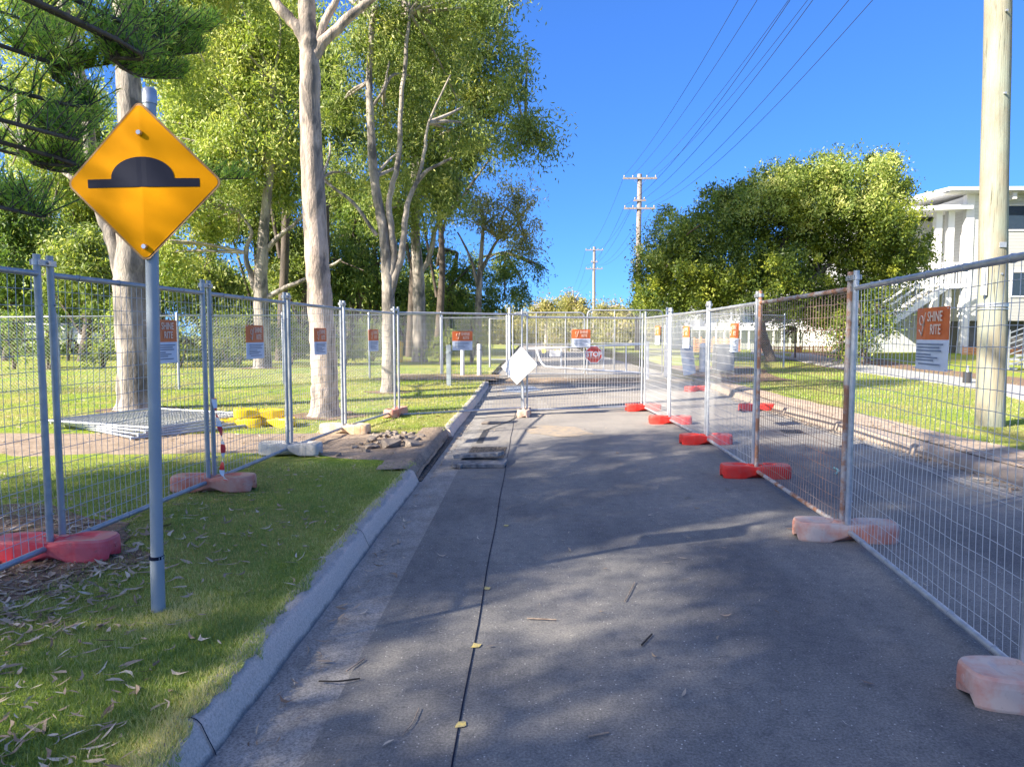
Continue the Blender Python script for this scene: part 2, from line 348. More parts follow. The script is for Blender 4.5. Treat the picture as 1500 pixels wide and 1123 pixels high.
def foliage(name, blobs, mat, parent, per=60, dens=5.0, clump=.42, L=.14, wd=.034, droop=.6, fill=.6, off=None, gap=.62):
    """blobs: (centre, (rx,ry,rz)). clumps of leaves spread through each ellipsoid"""
    Ps = []; Ds = []; Rn = []; per = int(per*1.45); L *= .84; wd *= .80
    for c, rad in blobs:
        rad = np.array(rad); area = (rad[0]*rad[1]+rad[1]*rad[2]+rad[0]*rad[2])/3*4*math.pi
        nc = max(3, int(area*dens*gap)); u = unit(RNG.normal(size=(nc, 3)))
        rr = RNG.random(nc)**fill; lump = 1+.32*np.sin(u[:, 0]*5+c[0])*np.cos(u[:, 2]*4+c[2]*2)+.12*np.sin(u[:, 1]*9+u[:, 2]*7)
        cc = np.array(c)+u*rad*(rr*lump)[:, None]
        tint = np.clip(RNG.normal(.40, .28, nc)+.10*u[:, 2], 0, 1)  # clump tint, paler towards the top of the ellipsoid
        sz = clump*(.45+1.15*RNG.random(nc)**1.5)*1.05
        for i in range(1):
            n = nc*per; idx = np.repeat(np.arange(nc), per)
            q = np.clip(RNG.normal(size=(n, 3))*.5, -.95, .95); q[:, 2] -= np.abs(q[:, 0]*q[:, 1])*.6; Ps.append(cc[idx]+q*sz[idx][:, None])
            d = RNG.normal(size=(n, 3)); d[:, 2] -= droop*1.6; Ds.append(unit(d)); Rn.append(np.clip(tint[idx]+RNG.normal(0, .16, n), 0, 1))
    P = np.concatenate(Ps); D = np.concatenate(Ds); rn = np.concatenate(Rn); n = len(P)
    V, Q = leafquads(P, L*(.6+.7*RNG.random(n)), wd*(.6+.7*RNG.random(n)), D)
    V -= np.array(off if off is not None else (0, 0, 0))
    return npmesh(name, V, Q, mat, np.repeat(rn, 4), parent)
def spline(pts, n=5):
    pts = [Vector(p) for p in pts]; P = [pts[0]*2-pts[1]]+pts+[pts[-1]*2-pts[-2]]; out = []
    for i in range(1, len(P)-2):
        for k in range(n):
            t = k/n; a, b, c, d = P[i-1], P[i], P[i+1], P[i+2]
            out.append(.5*((2*b)+(c-a)*t+(2*a-5*b+4*c-d)*t*t+(3*b-a-3*c+d)*t**3))
    out.append(P[-2]); return out
def limb(mb, pts, r0, r1, n=10, seg=5, wob=.04, flare=0):
    q = spline(pts, seg); m = len(q)-1
    for i in range(1, m): q[i] += Vector((random.gauss(0, 1), random.gauss(0, 1), 0))*wob*r0
    rs = [(r0+(r1-r0)*(i/m))*(1+random.uniform(-.05, .05))+flare*math.exp(-i*1.1) for i in range(m+1)]
    mb.tube(q, rs, n); return q

# ---------------------------------------------------------------- ground
def g(y): t = min(1, max(0, (y-14)/9)); return .14*t*t*(3-2*t)
def vz(x, y):
    z = g(y)+.13
    if x > 5: t = min(1, max(0, (y-22)/16)); z += .30*t
    if x < -4: z += .03*math.sin(x*.7)*math.cos(y*.5)
    return z
def sheet(name, xs, ys, zf, mat, dz=0):
    vs = [(x, y, zf(x, y)+dz) for y in ys for x in xs]; n = len(xs)
    fs = [(j*n+i, j*n+i+1, (j+1)*n+i+1, (j+1)*n+i) for j in range(len(ys)-1) for i in range(n-1)]
    return MB().add(vs, fs, True).build(name, mat)
def fr(a, b, s): n = max(1, int(round((b-a)/s))); return [a+(b-a)*i/n for i in range(n+1)]
struct(sheet('ground', [-900, 900], [-300, 1500], lambda x, y: -.35, M['lawn']))
ysr = fr(-16, 12, 4)+fr(12, 26, .7)[1:]+fr(26, 160, 6)[1:]
KX, KB = -1.165, -1.29       # left kerb foot, left kerb back
struct(sheet('verge', [-160, -80, -50]+fr(-40, -4, 1)+[-3, -2, KB], ysr, vz, M['lawn']))
struct(sheet('verge', [5.32, 5.8, 7, 9, 12, 16, 20, 26, 40, 80, 160], ysr, vz, M['lawn']))
struct(sheet('road', [-.82, -.28, 4.6], ysr, lambda x, y: g(y), M['asphalt']))
struct(sheet('gutter', [-1.2, -1.0, -.82], ysr, lambda x, y: g(y)-.004+(.0 if x > -.9 else .0), M['gutter']))
struct(sheet('gutter', [4.6, 5.1], ysr, lambda x, y: g(y)-.004, M['gutter']))
# dark saw cut running along the road
MBc = MB()
q = [(-.275+.004*math.sin(i*1.3), 1.2+i*.4) for i in range(33)]
MBc.add([(x-.0035, y, g(y)+.004) for x, y in q]+[(x+.0035, y, g(y)+.004) for x, y in q], [(i, i+33, i+34, i+1) for i in range(32)])
struct(MBc.build('saw_cut', M['black']))
mb = MB()  # dark strips on the road, the longest along the right gutter edge
for pts, w in (([(-.12, 13.6), (-.34, 12.4), (-.70, 11.2)], .035), ([(-.70, 11.2), (-.72, 9.8)], .09), ([(-1.1, 11.0), (-.70, 11.2), (-.4, 11.5)], .02), ([(4.63, -3), (4.60, 20)], .02)):
    for a, b in zip(pts, pts[1:]):
        d = Vector((b[0]-a[0], b[1]-a[1])).normalized(); nx, ny = -d.y*w/2, d.x*w/2
        mb.add([(a[0]+nx, a[1]+ny, g(a[1])+.005), (b[0]+nx, b[1]+ny, g(b[1])+.005), (b[0]-nx, b[1]-ny, g(b[1])+.005), (a[0]-nx, a[1]-ny, g(a[1])+.005)], [(3, 2, 1, 0)])
struct(mb.build('dark_road_strips', simple('dark_strip', (.035, .035, .037), .7)))
def kerb(name, prof, ys, mat, jit=1):
    mb = MB(); n = len(prof); vs = []
    for y in ys:
        w = (.006*math.sin(y*2.1)+random.uniform(-.004, .004))*jit
        for x, z in prof: vs.append((x+w, y, g(y)+z+random.uniform(-.003, .003)*(1 if z > .02 else 0)*jit))
    fs = [(j*n+i, j*n+i+1, (j+1)*n+i+1, (j+1)*n+i) for j in range(len(ys)-1) for i in range(n-1)]
    mb.add(vs, fs, True); m = (len(ys)-1)*n; mb.add([vs[i] for i in range(n)], [tuple(range(n-1, -1, -1))]); mb.add([vs[m+i] for i in range(n)], [tuple(range(n))])
    return struct(mb.build(name, mat))
LP = [(KB-.05, -.05), (KB-.05, .130), (KB-.01, .138), (KB+.03, .139), (KB+.055, .130), (KB+.072, .112), (KB+.095, .06), (KX-.005, .008), (KX+.012, -.05)]
kerb('kerb', LP, fr(-14, 7.15, .18), M['kerb']); kerb('kerb', LP, fr(10.35, 19.7, .25), M['kerb'])
RP = [(5.03, -.05), (5.04, .01), (5.085, .095), (5.095, .108), (5.115, .120), (5.14, .125), (5.30, .132), (5.36, .132), (5.37, -.05)]
M['kerbdusty'] = simple('dusty_kerb_concrete', (.30, .24, .19), .95, 0, (.22, .18, .145), 7, bs=.5, bscale=60, bd=.01)
kerb('kerb', RP, fr(-14, 21, .3), M['kerbdusty'], .3)
mb = MB()
for y in (2.42, 4.9, 11.8, 14.6, 17.4):
    for (x0, z0), (x1, z1) in zip(LP[1:-1], LP[2:]):
        mb.add([(x0-.0015, y-.003, g(y)+z0+.0035), (x1-.0015, y-.003, g(y)+z1+.0035), (x1-.0015, y+.003, g(y)+z1+.0035), (x0-.0015, y+.003, g(y)+z0+.0035)], [(0, 1, 2, 3)])
struct(mb.build('kerb_joint', M['black']))
# returned kerb at the far left corner, dug strip, dirt crossing
mb = MB(); mb.box((-2.4, 19.6, 0), (KX, 19.74, g(19.7)+.135)); struct(mb.build('kerb', M['kerb'], bevel=.02))
def blot(name, pts, z, mat, sub=4, jit=.05, zf=None):
    """irregular flat patch lying on the ground"""
    P = []
    for i, a in enumerate(pts):
        b = pts[(i+1) % len(pts)]
        for k in range(sub): t = k/sub; P.append((a[0]+(b[0]-a[0])*t+random.uniform(-jit, jit), a[1]+(b[1]-a[1])*t+random.uniform(-jit, jit)))
    if zf is None: zf = lambda x, y: g(y)
    cx = sum(p[0] for p in P)/len(P); cy = sum(p[1] for p in P)/len(P); n = len(P)
    vs = [(x, y, zf(x, y)+z) for x, y in P]+[(cx, cy, zf(cx, cy)+z)]
    return MB().add(vs, [(i, (i+1) % n, n) for i in range(n)]).build(name, mat)
ys = fr(7.55, 9.95, .3); xs = fr(-30, -1.2, .4)
def dirtz(x, y): return vz(x, y)+.012+.012*math.sin(x*5+y*3)*math.cos(y*7)-(.10 if x > -1.3 else 0)
mb = MB(); vs = []
for j, y in enumerate(ys):
    for i, x in enumerate(xs):
        t = (x+30)/28.8; yy = 7.45+.25*t*0+(y-7.55)*(.8 if x < -3 else 1)+(.18*math.sin(x*1.3) if j in (0, len(ys)-1) else 0)+(.5 if x < -3 else .5*max(0, (-x-1.2)/1.8))
        vs.append((x, yy, dirtz(x, yy)-(.03 if j in (0, len(ys)-1) else 0)))
n = len(xs); mb.add(vs, [(j*n+i, j*n+i+1, (j+1)*n+i+1, (j+1)*n+i) for j in range(len(ys)-1) for i in range(n-1)], True)
ye = fr(7.12, 10.42, .15); mb.add([(x, y+.03*math.sin(x*40), (vz(x, y)+.022 if x < -1.28 else .055)+.008*math.sin(y*23+x*9)) for y in ye for x in (-1.62, -1.45, -1.30, -1.235)], [(j*4+i, j*4+i+1, (j+1)*4+i+1, (j+1)*4+i) for j in range(len(ye)-1) for i in range(3)], True)
mb.add([(-1.235, y, z) for y in ye for z in (-.02, .055)], [(j*2, j*2+1, j*2+3, j*2+2) for j in range(len(ye)-1)])
struct(mb.build('dirt_path', M['dirt']))
struct(MB().box((-1.26, 7.2, -.03), (-1.15, 10.3, .006)).build('kerb_trench', M['gravel']))
struct(blot('dirt_patch', [(-4.6, 20.0), (-1.0, 20.0), (-.9, 22.3), (-4.5, 22.6)], .02, M['dirt'], 6, .15, vz))
struct(blot('dirt_patch', [(-1.25, 19.8), (-.3, 20.4), (4.4, 20.6), (5.3, 22), (2, 23), (-1.2, 22.6)], .006, M['dirt'], 6, .2))
struct(blot('dirt_patch', [(5.32, 19), (7.6, 20), (8.5, 26), (5.2, 27)], .02, M['mulch'], 6, .2, vz))
struct(blot('sand_stain', [(-.1, 11.0), (.5, 10.4), (1.0, 10.7), (.8, 11.6), (.2, 11.8)], .0045, simple('sand', (.34, .26, .17), .95, 0, (.2, .18, .16), 8), 4, .06))
struct(blot('road_excavation', [(-.80, 8.15), (-.30, 8.15), (-.31, 9.45), (-.79, 9.45)], .005, M['gravel'], 5, .02))
struct(blot('verge_soil', [(5.33, 4), (5.9, 4), (6.1, 9), (6.0, 15), (5.6, 19.8), (5.33, 19.8)], .012, simple('leafy_soil', (.30, .22, .15), .95, 0, (.42, .33, .25), 9, bs=.6, bscale=30, bd=.02), 8, .1, vz))
struct(blot('leaf_mulch', [(-4.6, 3.4), (-2.75, 3.55), (-2.5, 4.25), (-3.1, 5.0), (-4.2, 5.6), (-6, 5)], .010, M['mulch'], 5, .08, vz))
# concrete footpath on the right
def G(px, py, z): # ground point seen at a pixel
    d = _F*FPX+_R*(px-750)-_U*(py-561.5); t = (z-CH)/d[2]; return (d[0]*t, d[1]*t)
near = [G(*p, .2) for p in ((1640, 612), (1500, 583), (1440, 570), (1300, 554), (1236, 547), (1184, 539), (1130, 531), (1100, 528))]
far = [G(*p, .2) for p in ((1640, 588), (1500, 567), (1440, 560), (1300, 545), (1236, 536), (1184, 528), (1130, 523), (1100, 521))]
mb = MB(); vs = [(x, y, vz(x, y)+.035) for x, y in near]+[(x, y, vz(x, y)+.035) for x, y in far]; n = len(near)
mb.add(vs, [(i, i+n, i+n+1, i+1) for i in range(n-1)]); mb.add([(x, y, vz(x, y)-.02) for x, y in near]+vs[:n], [(i, i+n, i+n+1, i+1) for i in range(n-1)])
struct(mb.build('footpath', M['path']))
struct(blot('mulch_bed', [G(*p, .3) for p in ((1190, 533), (1300, 541), (1440, 557), (1500, 562), (1500, 552), (1400, 548), (1300, 533), (1230, 522), (1170, 524))], .022, M['mulch'], 3, .05, vz))

# ---------------------------------------------------------------- temporary fence panels
def panel(p0, p1, z, label, style='galv', H=1.97, hole=None, flat=None, lo=.09, top=2.08, wr=.0021):
    """welded mesh panel between ground points p0, p1"""
    a = Vector((p0[0], p0[1], 0)); b = Vector((p1[0], p1[1], 0)); L = (b-a).length
    fm = {'galv': M['galv'], 'dull': M['galvdull'], 'rust': M['rust']}[style]; wm = M['rustwire'] if style == 'rust' else M['wire']
    rt = root('temporary_fence', label, 'fence panel', (a.x, a.y, z), 'temporary mesh fence panels')
    rt.rotation_euler = (0, 0, math.atan2(b.y-a.y, b.x-a.x))
    r = .021; e = .055
    for nm, x in (('post', e), ('post', L-e)):
        m = MB(); m.tube([(x, 0, .03), (x, 0, top)], r, 12)
        for zz in (.30, 1.62): m.tube([(x, -.03, zz), (x, -.018, zz)], .008, 6)
        c = m.build(nm, fm if not (style == 'rust' and x > 1) else M['rust'], None); c.parent = rt
    for zz in (H, lo):
        m = MB(); m.tube([(e, 0, zz), (L-e, 0, zz)], r*.92, 12)
        x = .3
        while x < L-.2:                                  # wire hooks on the rail
            m.tube([(x-.006, 0, zz), (x+.006, 0, zz)], r*1.12, 10); x += .42
        c = m.build('rail', fm, None); c.parent = rt
    m = MB(); nx = int((L-2*e)/.06); nz = int((H-lo)/.10); ph = random.random()*6
    def wob(x, zz):
        s = 0.0
        if style in ('galv', 'bent') and zz > H-.35: s = .012*math.sin(x*23+ph)*min(1, (H-zz)*8)
        return s
    for i in range(1, nx):
        x = e+(L-2*e)*i/nx; zs = fr(lo, H, .24)
        m.tube([(x+wob(x, q), .012*math.sin(q*2.1+x*1.7+ph), q) for q in zs], wr, 4, False, False)
    for j in range(1, nz):
        zz = lo+(H-lo)*j/nz; xs_ = fr(e, L-e, .3)
        m.tube([(q, .012*math.sin(zz*2.1+q*1.7+ph)-.003, zz+.004*math.sin(q*9+ph)) for q in xs_], wr, 4, False, False)
    c = m.build('wire_mesh', wm, None); c.parent = rt
    return rt
def clamp(x, y, z, ang, label):
    rt = root('fence_clamp', label, 'fence clamp', (x, y, z), 'clamps joining the fence panels'); rt.rotation_euler = (0, 0, ang)
    m = MB(); m.box((-.075, -.03, -.018), (.075, -.024, .018)); m.box((-.075, .024, -.018), (.075, .03, .018))
    m.tube([(-.055, 0, -.018), (-.055, 0, .018)], .028, 10).tube([(.055, 0, -.018), (.055, 0, .018)], .028, 10)
    c = m.build('clamp_plates', M['galv']); c.parent = rt
    m = MB().tube([(0, -.045, 0), (0, .045, 0)], .006, 6).tube([(0, -.045, 0), (0, -.034, 0)], .011, 6); c = m.build('bolt', M['steel']); c.parent = rt
LPts = [(-3.10, 2.15), (-3.04, 4.24), (-2.94, 6.18), (-2.86, 8.02), (-2.70, 9.85), (-2.36, 12.02), (-.09, 13.29), (2.38, 14.14)]
RPts = [(1.9, .7), (2.17, 2.90), (2.44, 5.24), (2.50, 7.54), (2.56, 9.84), (2.48, 12.10), (2.38, 14.14)]
llab = ['mesh fence panel cut off by the left edge of the photo', 'mesh fence panel crossing behind the yellow diamond sign', 'left mesh fence panel with the red and white tape at its near post',
        'left mesh fence panel in front of the large cream gum trunk', 'last left mesh fence panel, meeting the cross fence at the corner post',
        'cross fence panel over the left kerb, left of the white diamond board', 'cross fence panel over the road, right of the white diamond board']
lsty = ['dull', 'dull', 'dull', 'dull', 'galv', 'galv', 'galv']
for i in range(len(LPts)-1):
    z = .13 if i < 5 else (.06 if i == 5 else .01)
    panel(LPts[i], LPts[i+1], z, llab[i], lsty[i], H=1.81 if i < 5 else 1.90, top=1.93 if i < 5 else 2.0)
rlab = ['nearest right mesh fence panel, cut off by the right edge of the photo', 'right mesh fence panel carrying the large nearby orange sign', 'rusty brown mesh fence panel on the right without a sign',
        'right mesh fence panel just beyond the rusty one', 'right mesh fence panel with the second farthest orange sign', 'farthest right mesh fence panel, meeting the cross fence']
rsty = ['dull', 'galv', 'rust', 'galv', 'galv', 'galv']
for i in range(len(RPts)-1): panel(RPts[i], RPts[i+1], .0, rlab[i], rsty[i], H=1.91, lo=.075, top=2.04, wr=.0019 if i < 2 else .0023)
for pts, nm, z in ((LPts, 'left', .13), (RPts, 'right', 0)):
    for i in range(1, len(pts)-1):
        a = math.atan2(pts[i+1][1]-pts[i-1][1], pts[i+1][0]-pts[i-1][0])
        zz = z if (nm == 'right' or i < 6) else 0
        w = ['', 'nearest', 'second nearest', 'third nearest', 'fourth nearest', 'corner', 'middle'][i]
        clamp(pts[i][0], pts[i][1], zz+(1.99 if nm == 'right' else 1.88 if i < 6 else 1.95), a, 'small metal clamp at the %s pair of post tops on the %s fence' % (w, nm if i < 6 or nm == 'right' else 'cross'))

# ---------------------------------------------------------------- plastic fence feet
def foot_mesh():
    me_mb = MB(); prof = []           # outline in XY: two lobes and a waist
    n = 56; outl = []
    for k in range(n):
        t = 2*math.pi*k/n; c, s = math.cos(t), math.sin(t)
        x = .375*abs(c)**.45*(1 if c > 0 else -1); y = .125*abs(s)**.45*(1 if s > 0 else -1)
        y *= .74+.26*min(1, max(0, (abs(x)-.07)/.10)); outl.append((x, y))
    rings = [(0.0, .97), (.012, 1.0), (.10, 1.0), (.128, .975), (.142, .92)]
    vs = []
    for z, s in rings:
        for x, y in outl:
            arch = 0
            if z < .05 and abs(x) < .11: arch = .045*min(1, (.11-abs(x))/.03)
            if z < .05 and abs(x) > .30: arch = max(arch, .04*min(1, (abs(x)-.30)/.02)*(1 if abs(y) < .07 else 0))
            dip = -.022*max(0, 1-((abs(x)-.0)/.10)**2) if z > .11 and abs(x) < .10 else 0
            vs.append((x*(1-(1-s)*.4), y*s, z+arch+dip))
    f = [(j*n+k, j*n+(k+1) % n, (j+1)*n+(k+1) % n, (j+1)*n+k) for j in range(len(rings)-1) for k in range(n)]
    top = (len(rings)-1)*n
    # top: inner rings with moulded hollows
    m = len(vs)
    for s_, dz in ((.72, -.002), (.62, -.016), (.30, -.016), (.2, .0)):
        for x, y in outl:
            zz = .142+(dz if abs(x) > .09 else -.02+dz*.3); vs.append((x*s_*.98, y*s_*.92, zz))
    f += [(top+k, top+(k+1) % n, m+(k+1) % n, m+k) for k in range(n)]
    for j in range(3): f += [(m+j*n+k, m+j*n+(k+1) % n, m+(j+1)*n+(k+1) % n, m+(j+1)*n+k) for k in range(n)]
    f += [tuple(m+3*n+k for k in range(n)), tuple(range(n-1, -1, -1))]
    me_mb.add(vs, f, False); return me_mb
FM = {}
def foot(x, y, z, rz, mk, label, group='plastic fence feet', tilt=(0, 0), cat='fence block'):
    if mk not in FM:
        rt = root('plastic_block', label, cat, (x, y, z), group); o = foot_mesh().build('foot_body', M[mk]); o.parent = rt
        for s_ in (-1, 1):
            p = MB().tube([(s_*.055, 0, .13), (s_*.055, 0, .147)], .030, 12).build('socket', M[mk]); p.parent = rt
            q = MB().tube([(s_*.372, 0, .085), (s_*.379, 0, .085)], .016, 12).build('plug', M[mk]); q.parent = rt
        FM[mk] = rt
    else: rt = copy_thing(FM[mk], (x, y, z), rz, label)
    rt.rotation_euler = (tilt[0], tilt[1], rz); return rt
foot(-3.03, 4.22, .135, R(4), 'pinkplastic', 'bright pink plastic foot under the fence posts left of the sign')
foot(-2.91, 6.16, .135, R(3), 'salmon', 'faded salmon plastic foot with the tape end on it')
foot(-2.84, 8.0, .15, R(-3), 'whitish', 'grey white plastic foot on the bare dirt path')
foot(-2.68, 9.83, .135, R(-8), 'sand', 'sandy coloured plastic foot on grass in front of the large gum trunk')
foot(-2.36, 12.0, .135, R(80), 'salmon', 'small orange looking foot end under the left corner post')
foot(-.09, 13.22, .0, R(86), 'cream', 'cream plastic foot standing end on below the white diamond board')
foot(2.36, 14.1, .01, R(8), 'redplastic', 'farthest red plastic foot at the corner where the road fences meet')
foot(2.50, 12.08, .0, R(-4), 'redplastic', 'second farthest red plastic foot along the right fence')
foot(2.55, 9.83, .0, R(3), 'redplastic', 'red plastic foot along the right fence beyond the rusty panel')
foot(2.50, 7.52, .0, R(-2), 'redplastic', 'nearest red plastic foot, at the far end of the rusty panel')
foot(2.43, 5.22, .0, R(-5), 'cream2' if 'cream2' in M else 'fadedpink', 'weathered cream plastic foot at the near end of the rusty panel')
foot(2.25, 2.86, .0, R(-6), 'fadedpink', 'faded pink and white plastic foot in the bottom right corner')
foot(4.75, 14.3, .0, R(10), 'redplastic', 'loose dull red foot lying in the right gutter', 'loose fence feet')
foot(4.5, 18.4, .06, R(30), 'redplastic', 'small far loose red foot on the road near the bollards', 'loose fence feet')
for i, (x, y, z, rz, tl) in enumerate([(-4.55, 10.45, .13, 12, (0, 0)), (-4.02, 10.62, .13, -20, (.05, 0)), (-4.38, 10.78, .13, 5, (0, 0)), (-4.25, 10.58, .265, 24, (.05, .06))]):
    foot(x, y, z, R(rz), 'yellowplastic', ['leftmost yellow plastic foot of the pile on the grass', 'rightmost yellow plastic foot of the pile on the grass', 'yellow plastic foot at the back of the pile', 'yellow plastic foot lying on top of the pile'][i], 'pile of yellow fence feet', tl)
# stack of panels lying on the grass
for i in range(4):
    rt = panel((0, 0), (2.35, 0), 0, ['lowest mesh panel of the stack lying on the grass', 'second lowest mesh panel of the stack lying on the grass', 'second highest mesh panel of the stack lying on the grass', 'topmost mesh panel of the stack lying on the grass'][i], 'galv', H=1.95)
    rt['group'] = 'mesh panels lying in a stack'
    a = R(152+i*5-8); rt.location = (-5.35+.06*i, 8.95+.08*i, .17+.034*i)
    rt.rotation_euler = Matrix(((math.cos(a), math.sin(a)*.999, 0), (math.sin(a), -math.cos(a), 0), (0, 0, -1))).to_3x3().to_euler()
    # columns: x along a, local y -> up-flipped so that local z (height) lies on the ground
    xa = Vector((math.cos(a), math.sin(a), 0)); zb = Vector((math.sin(a), -math.cos(a), 0)); zb = zb if zb.y > 0 else -zb; yn = zb.cross(xa)
    rt.rotation_euler = Matrix((xa, yn, zb)).transposed().to_euler()

# ---------------------------------------------------------------- lettering and site signs
def textmesh(txt, size, name, mat, xs=1.0, ext=.0006, bold=.0):
    cu = bpy.data.curves.new('t', 'FONT'); cu.body = txt; cu.size = size; cu.align_x = 'CENTER'; cu.align_y = 'CENTER'; cu.extrude = ext; cu.offset = bold
    cu.resolution_u = 3
    o = bpy.data.objects.new('t', cu); COL.objects.link(o); dg = bpy.context.evaluated_depsgraph_get()
    me = bpy.data.meshes.new_from_object(o.evaluated_get(dg)); bpy.data.objects.remove(o)
    for v in me.vertices: x, y, z = v.co; v.co = (x*xs, -z, y)
    me.materials.clear(); me.materials.append(mat); r = bpy.data.objects.new(name, me); COL.objects.link(r); return r
def site_sign():
    rt = root('site_sign', '', 'sign', (0, 0, 0), 'orange site signs hung on the fences')
    m = MB(); nx = 8
    def sh(z0, z1, y0, nm, mat):
        m = MB(); xs = [-.2+.4*i/nx for i in range(nx+1)]; c = [(x, y0-.010*math.cos(x*7)+.004*math.sin(x*21), z) for z in (z0, z1) for x in xs]
        c2 = [(x, y+.003, z) for x, y, z in c]; k = nx+1; n = 2*k
        f = [(i, i+1, i+1+k, i+k) for i in range(nx)]+[(n+i+k, n+i+1+k, n+i+1, n+i) for i in range(nx)]
        f += [(0, k, n+k, n), (nx, n+nx, n+nx+k, nx+k)]+[(i, n+i, n+i+1, i+1) for i in range(nx)]+[(k+i, k+i+1, n+k+i+1, n+k+i) for i in range(nx)]
        m.add(c+c2, f); o = m.build(nm, mat); o.parent = rt; return o
    op = sh(-.005, .175, 0, 'orange_panel', M['orange']); wp = sh(-.175, -.005, 0, 'white_panel', M['print'])
    for t, z, x in (('SHINE', .122, .055), ('RITE', .050, .065)):
        o = textmesh(t, .078, 'lettering', M['letter'], .82, .0006, .001); o.location = (x, -.0145, z); o.parent = op
    m = MB()
    arc = [(-.105+.022*math.cos(t), -.014, .105+.026*math.sin(t)) for t in [i*math.pi/7 for i in range(13)]]
    m.tube(arc, .0035, 5).tube([(-.083, -.014, .105), (-.075, -.014, .075), (-.055, -.014, .15)], .0035, 5).tube([(-.13, -.014, .05), (-.095, -.014, .02), (-.08, -.014, .08)], .0045, 5)
    m.build('emblem', M['letter']).parent = op
    m = MB()
    for z, a, b in ((-.03, -.16, .16), (-.048, -.15, .12), (-.066, -.16, .14), (-.088, -.16, .02), (-.104, -.16, .10), (-.12, -.16, .05), (-.142, -.13, .13)):
        m.box((a, -.0135, z-.004), (b, -.0125, z+.004))
    m.build('print_lines', M['ink']).parent = wp
    m = MB()
    for x in (-.19, .19):
        for z in (-.165, .165): m.tube([(x, -.013, z), (x, .03, z)], .003, 5)
    m.build('cable_tie', M['white']).parent = rt
    return rt
s0 = site_sign(); first = [True]
def put_sign(x, y, z, rz, label, sc=1, flip=False):
    if first[0]: first[0] = False; s = s0; s.location = (x, y, z)
    else: s = copy_thing(s0, (x, y, z), 0)
    s.rotation_euler = (0, 0, rz); s['label'] = label; s.scale = (sc, 1, sc); return s
def on_fence(px_, pts, off):
    """where the line of sight through a column of the photo meets a fence line (plan view)"""
    d = _F*FPX+_R*(px_-750)
    for a, b in zip(pts, pts[1:]):
        den = d[0]*(b[1]-a[1])-d[1]*(b[0]-a[0])
        t = (a[0]*d[1]-a[1]*d[0])/(den) if den else -1
        if 0 <= t <= 1:
            x, y = a[0]+(b[0]-a[0])*t, a[1]+(b[1]-a[1])*t; ang = math.atan2(b[1]-a[1], b[0]-a[0]); return x, y, ang
for px_, pts, z, lb in ((1369, RPts, 1.54, 'largest orange and white site sign, on the near right fence panel'), (1077, RPts, 1.53, 'orange and white sign on the right panel beyond the rusty one'),
        (1006, RPts, 1.53, 'second farthest orange and white sign on the right fence'), (964, RPts, 1.56, 'farthest orange and white sign on the right fence, near the corner'),
        (236, LPts, 1.51, 'orange and white sign half hidden behind the speed hump sign post'), (372, LPts, 1.49, 'orange and white sign in front of the pale trunk behind the left fence'),
        (468, LPts, 1.48, 'orange and white sign in front of the large cream gum trunk'), (546, LPts, 1.48, 'orange and white sign on the last left panel before the corner'),
        (677, LPts, 1.46, 'orange and white sign on the cross fence left of the diamond board'), (850, LPts, 1.50, 'orange and white sign on the cross fence above the stop sign')):
    x, y, ang = on_fence(px_, pts, 0); rz = ang+math.pi if pts is RPts else ang
    f = Vector((math.sin(rz), -math.cos(rz), 0))*.024; put_sign(x+f.x, y+f.y, z, rz, lb)

# ---------------------------------------------------------------- speed hump sign
px, py = -1.93, 3.42
tx = .052
rt = root('road_sign', 'yellow diamond speed hump sign on a grey post beside the kerb', 'road sign', (px, py, .13))
part(MB().tube([(px, py, .05), (px+.004, py, .42)], .034, 16), 'post_sleeve', M['postblue'], rt)
part(MB().tube([(px+.004, py, .41), (px+tx, py, 2.76)], .0305, 16), 'post', M['postblue'], rt)
part(MB().tube([(px+tx, py, 2.70), (px+tx, py, 2.765), (px+tx, py, 2.775)], [.034, .034, .026], 16), 'post_cap', M['galv'], rt)
part(MB().tube([(px+.002, py, .405), (px+.002, py, .422)], .036, 14), 'clip_band', M['black'], rt)
T = Matrix.Translation((px+.025, py-.045, 2.312)) @ Matrix.Rotation(R(2), 4, 'Z') @ Matrix.Rotation(R(-.6), 4, 'Y')
def rdiam(h, r, n=6):
    out = []; k = r/math.sqrt(2)
    for q in range(4):
        a0 = q*math.pi/2; cx, cz = (h-r*math.sqrt(2))*math.cos(a0), (h-r*math.sqrt(2))*math.sin(a0)
        for i in range(n+1): t = a0-math.pi/4+math.pi/2*i/n; out.append((cx+r*math.cos(t), cz+r*math.sin(t)))
    return out
h = .393
def bend(m, T_):
    # the plate is creased down its middle over the post, its left half bent farther back
    out = []
    for v in m.v:
        x, y, z = v; a = R(5) if x < 0 else R(2); out.append(T_ @ Vector((x*math.cos(a)+y*math.sin(a)*(-1 if x > 0 else 1)*0, y+abs(x)*math.sin(a)+.5*.006*math.exp(-(x/.02)**2), z)))
    m.v = out; return m
def halves(poly, t, y0):
    m = MB()
    for s_ in (-1, 1):
        P = []
        for i, (x, z) in enumerate(poly):
            x2, z2 = poly[(i+1) % len(poly)]
            if x*s_ >= 0: P.append((x, z))
            if x*x2 < 0: f = x/(x-x2); P.append((0, z+(z2-z)*f))
        m.prism(P, t, Matrix.Translation((0, y0, 0)))
    return m
def disp(o_mb, Tm):  # gentle buckle across the middle of the plate
    o_mb.v = [Tm @ Vector((v[0], v[1]+.006*math.exp(-(v[0]/.03)**2)*(1 if True else 0), v[2])) for v in o_mb.v]; return o_mb
part(bend(halves(rdiam(h, .035), .004, 0), T), 'sign_plate', M['edge'], rt)
part(bend(halves(rdiam(h-.014, .03), .004, -.0016), T), 'yellow_face', M['yellow'], rt)
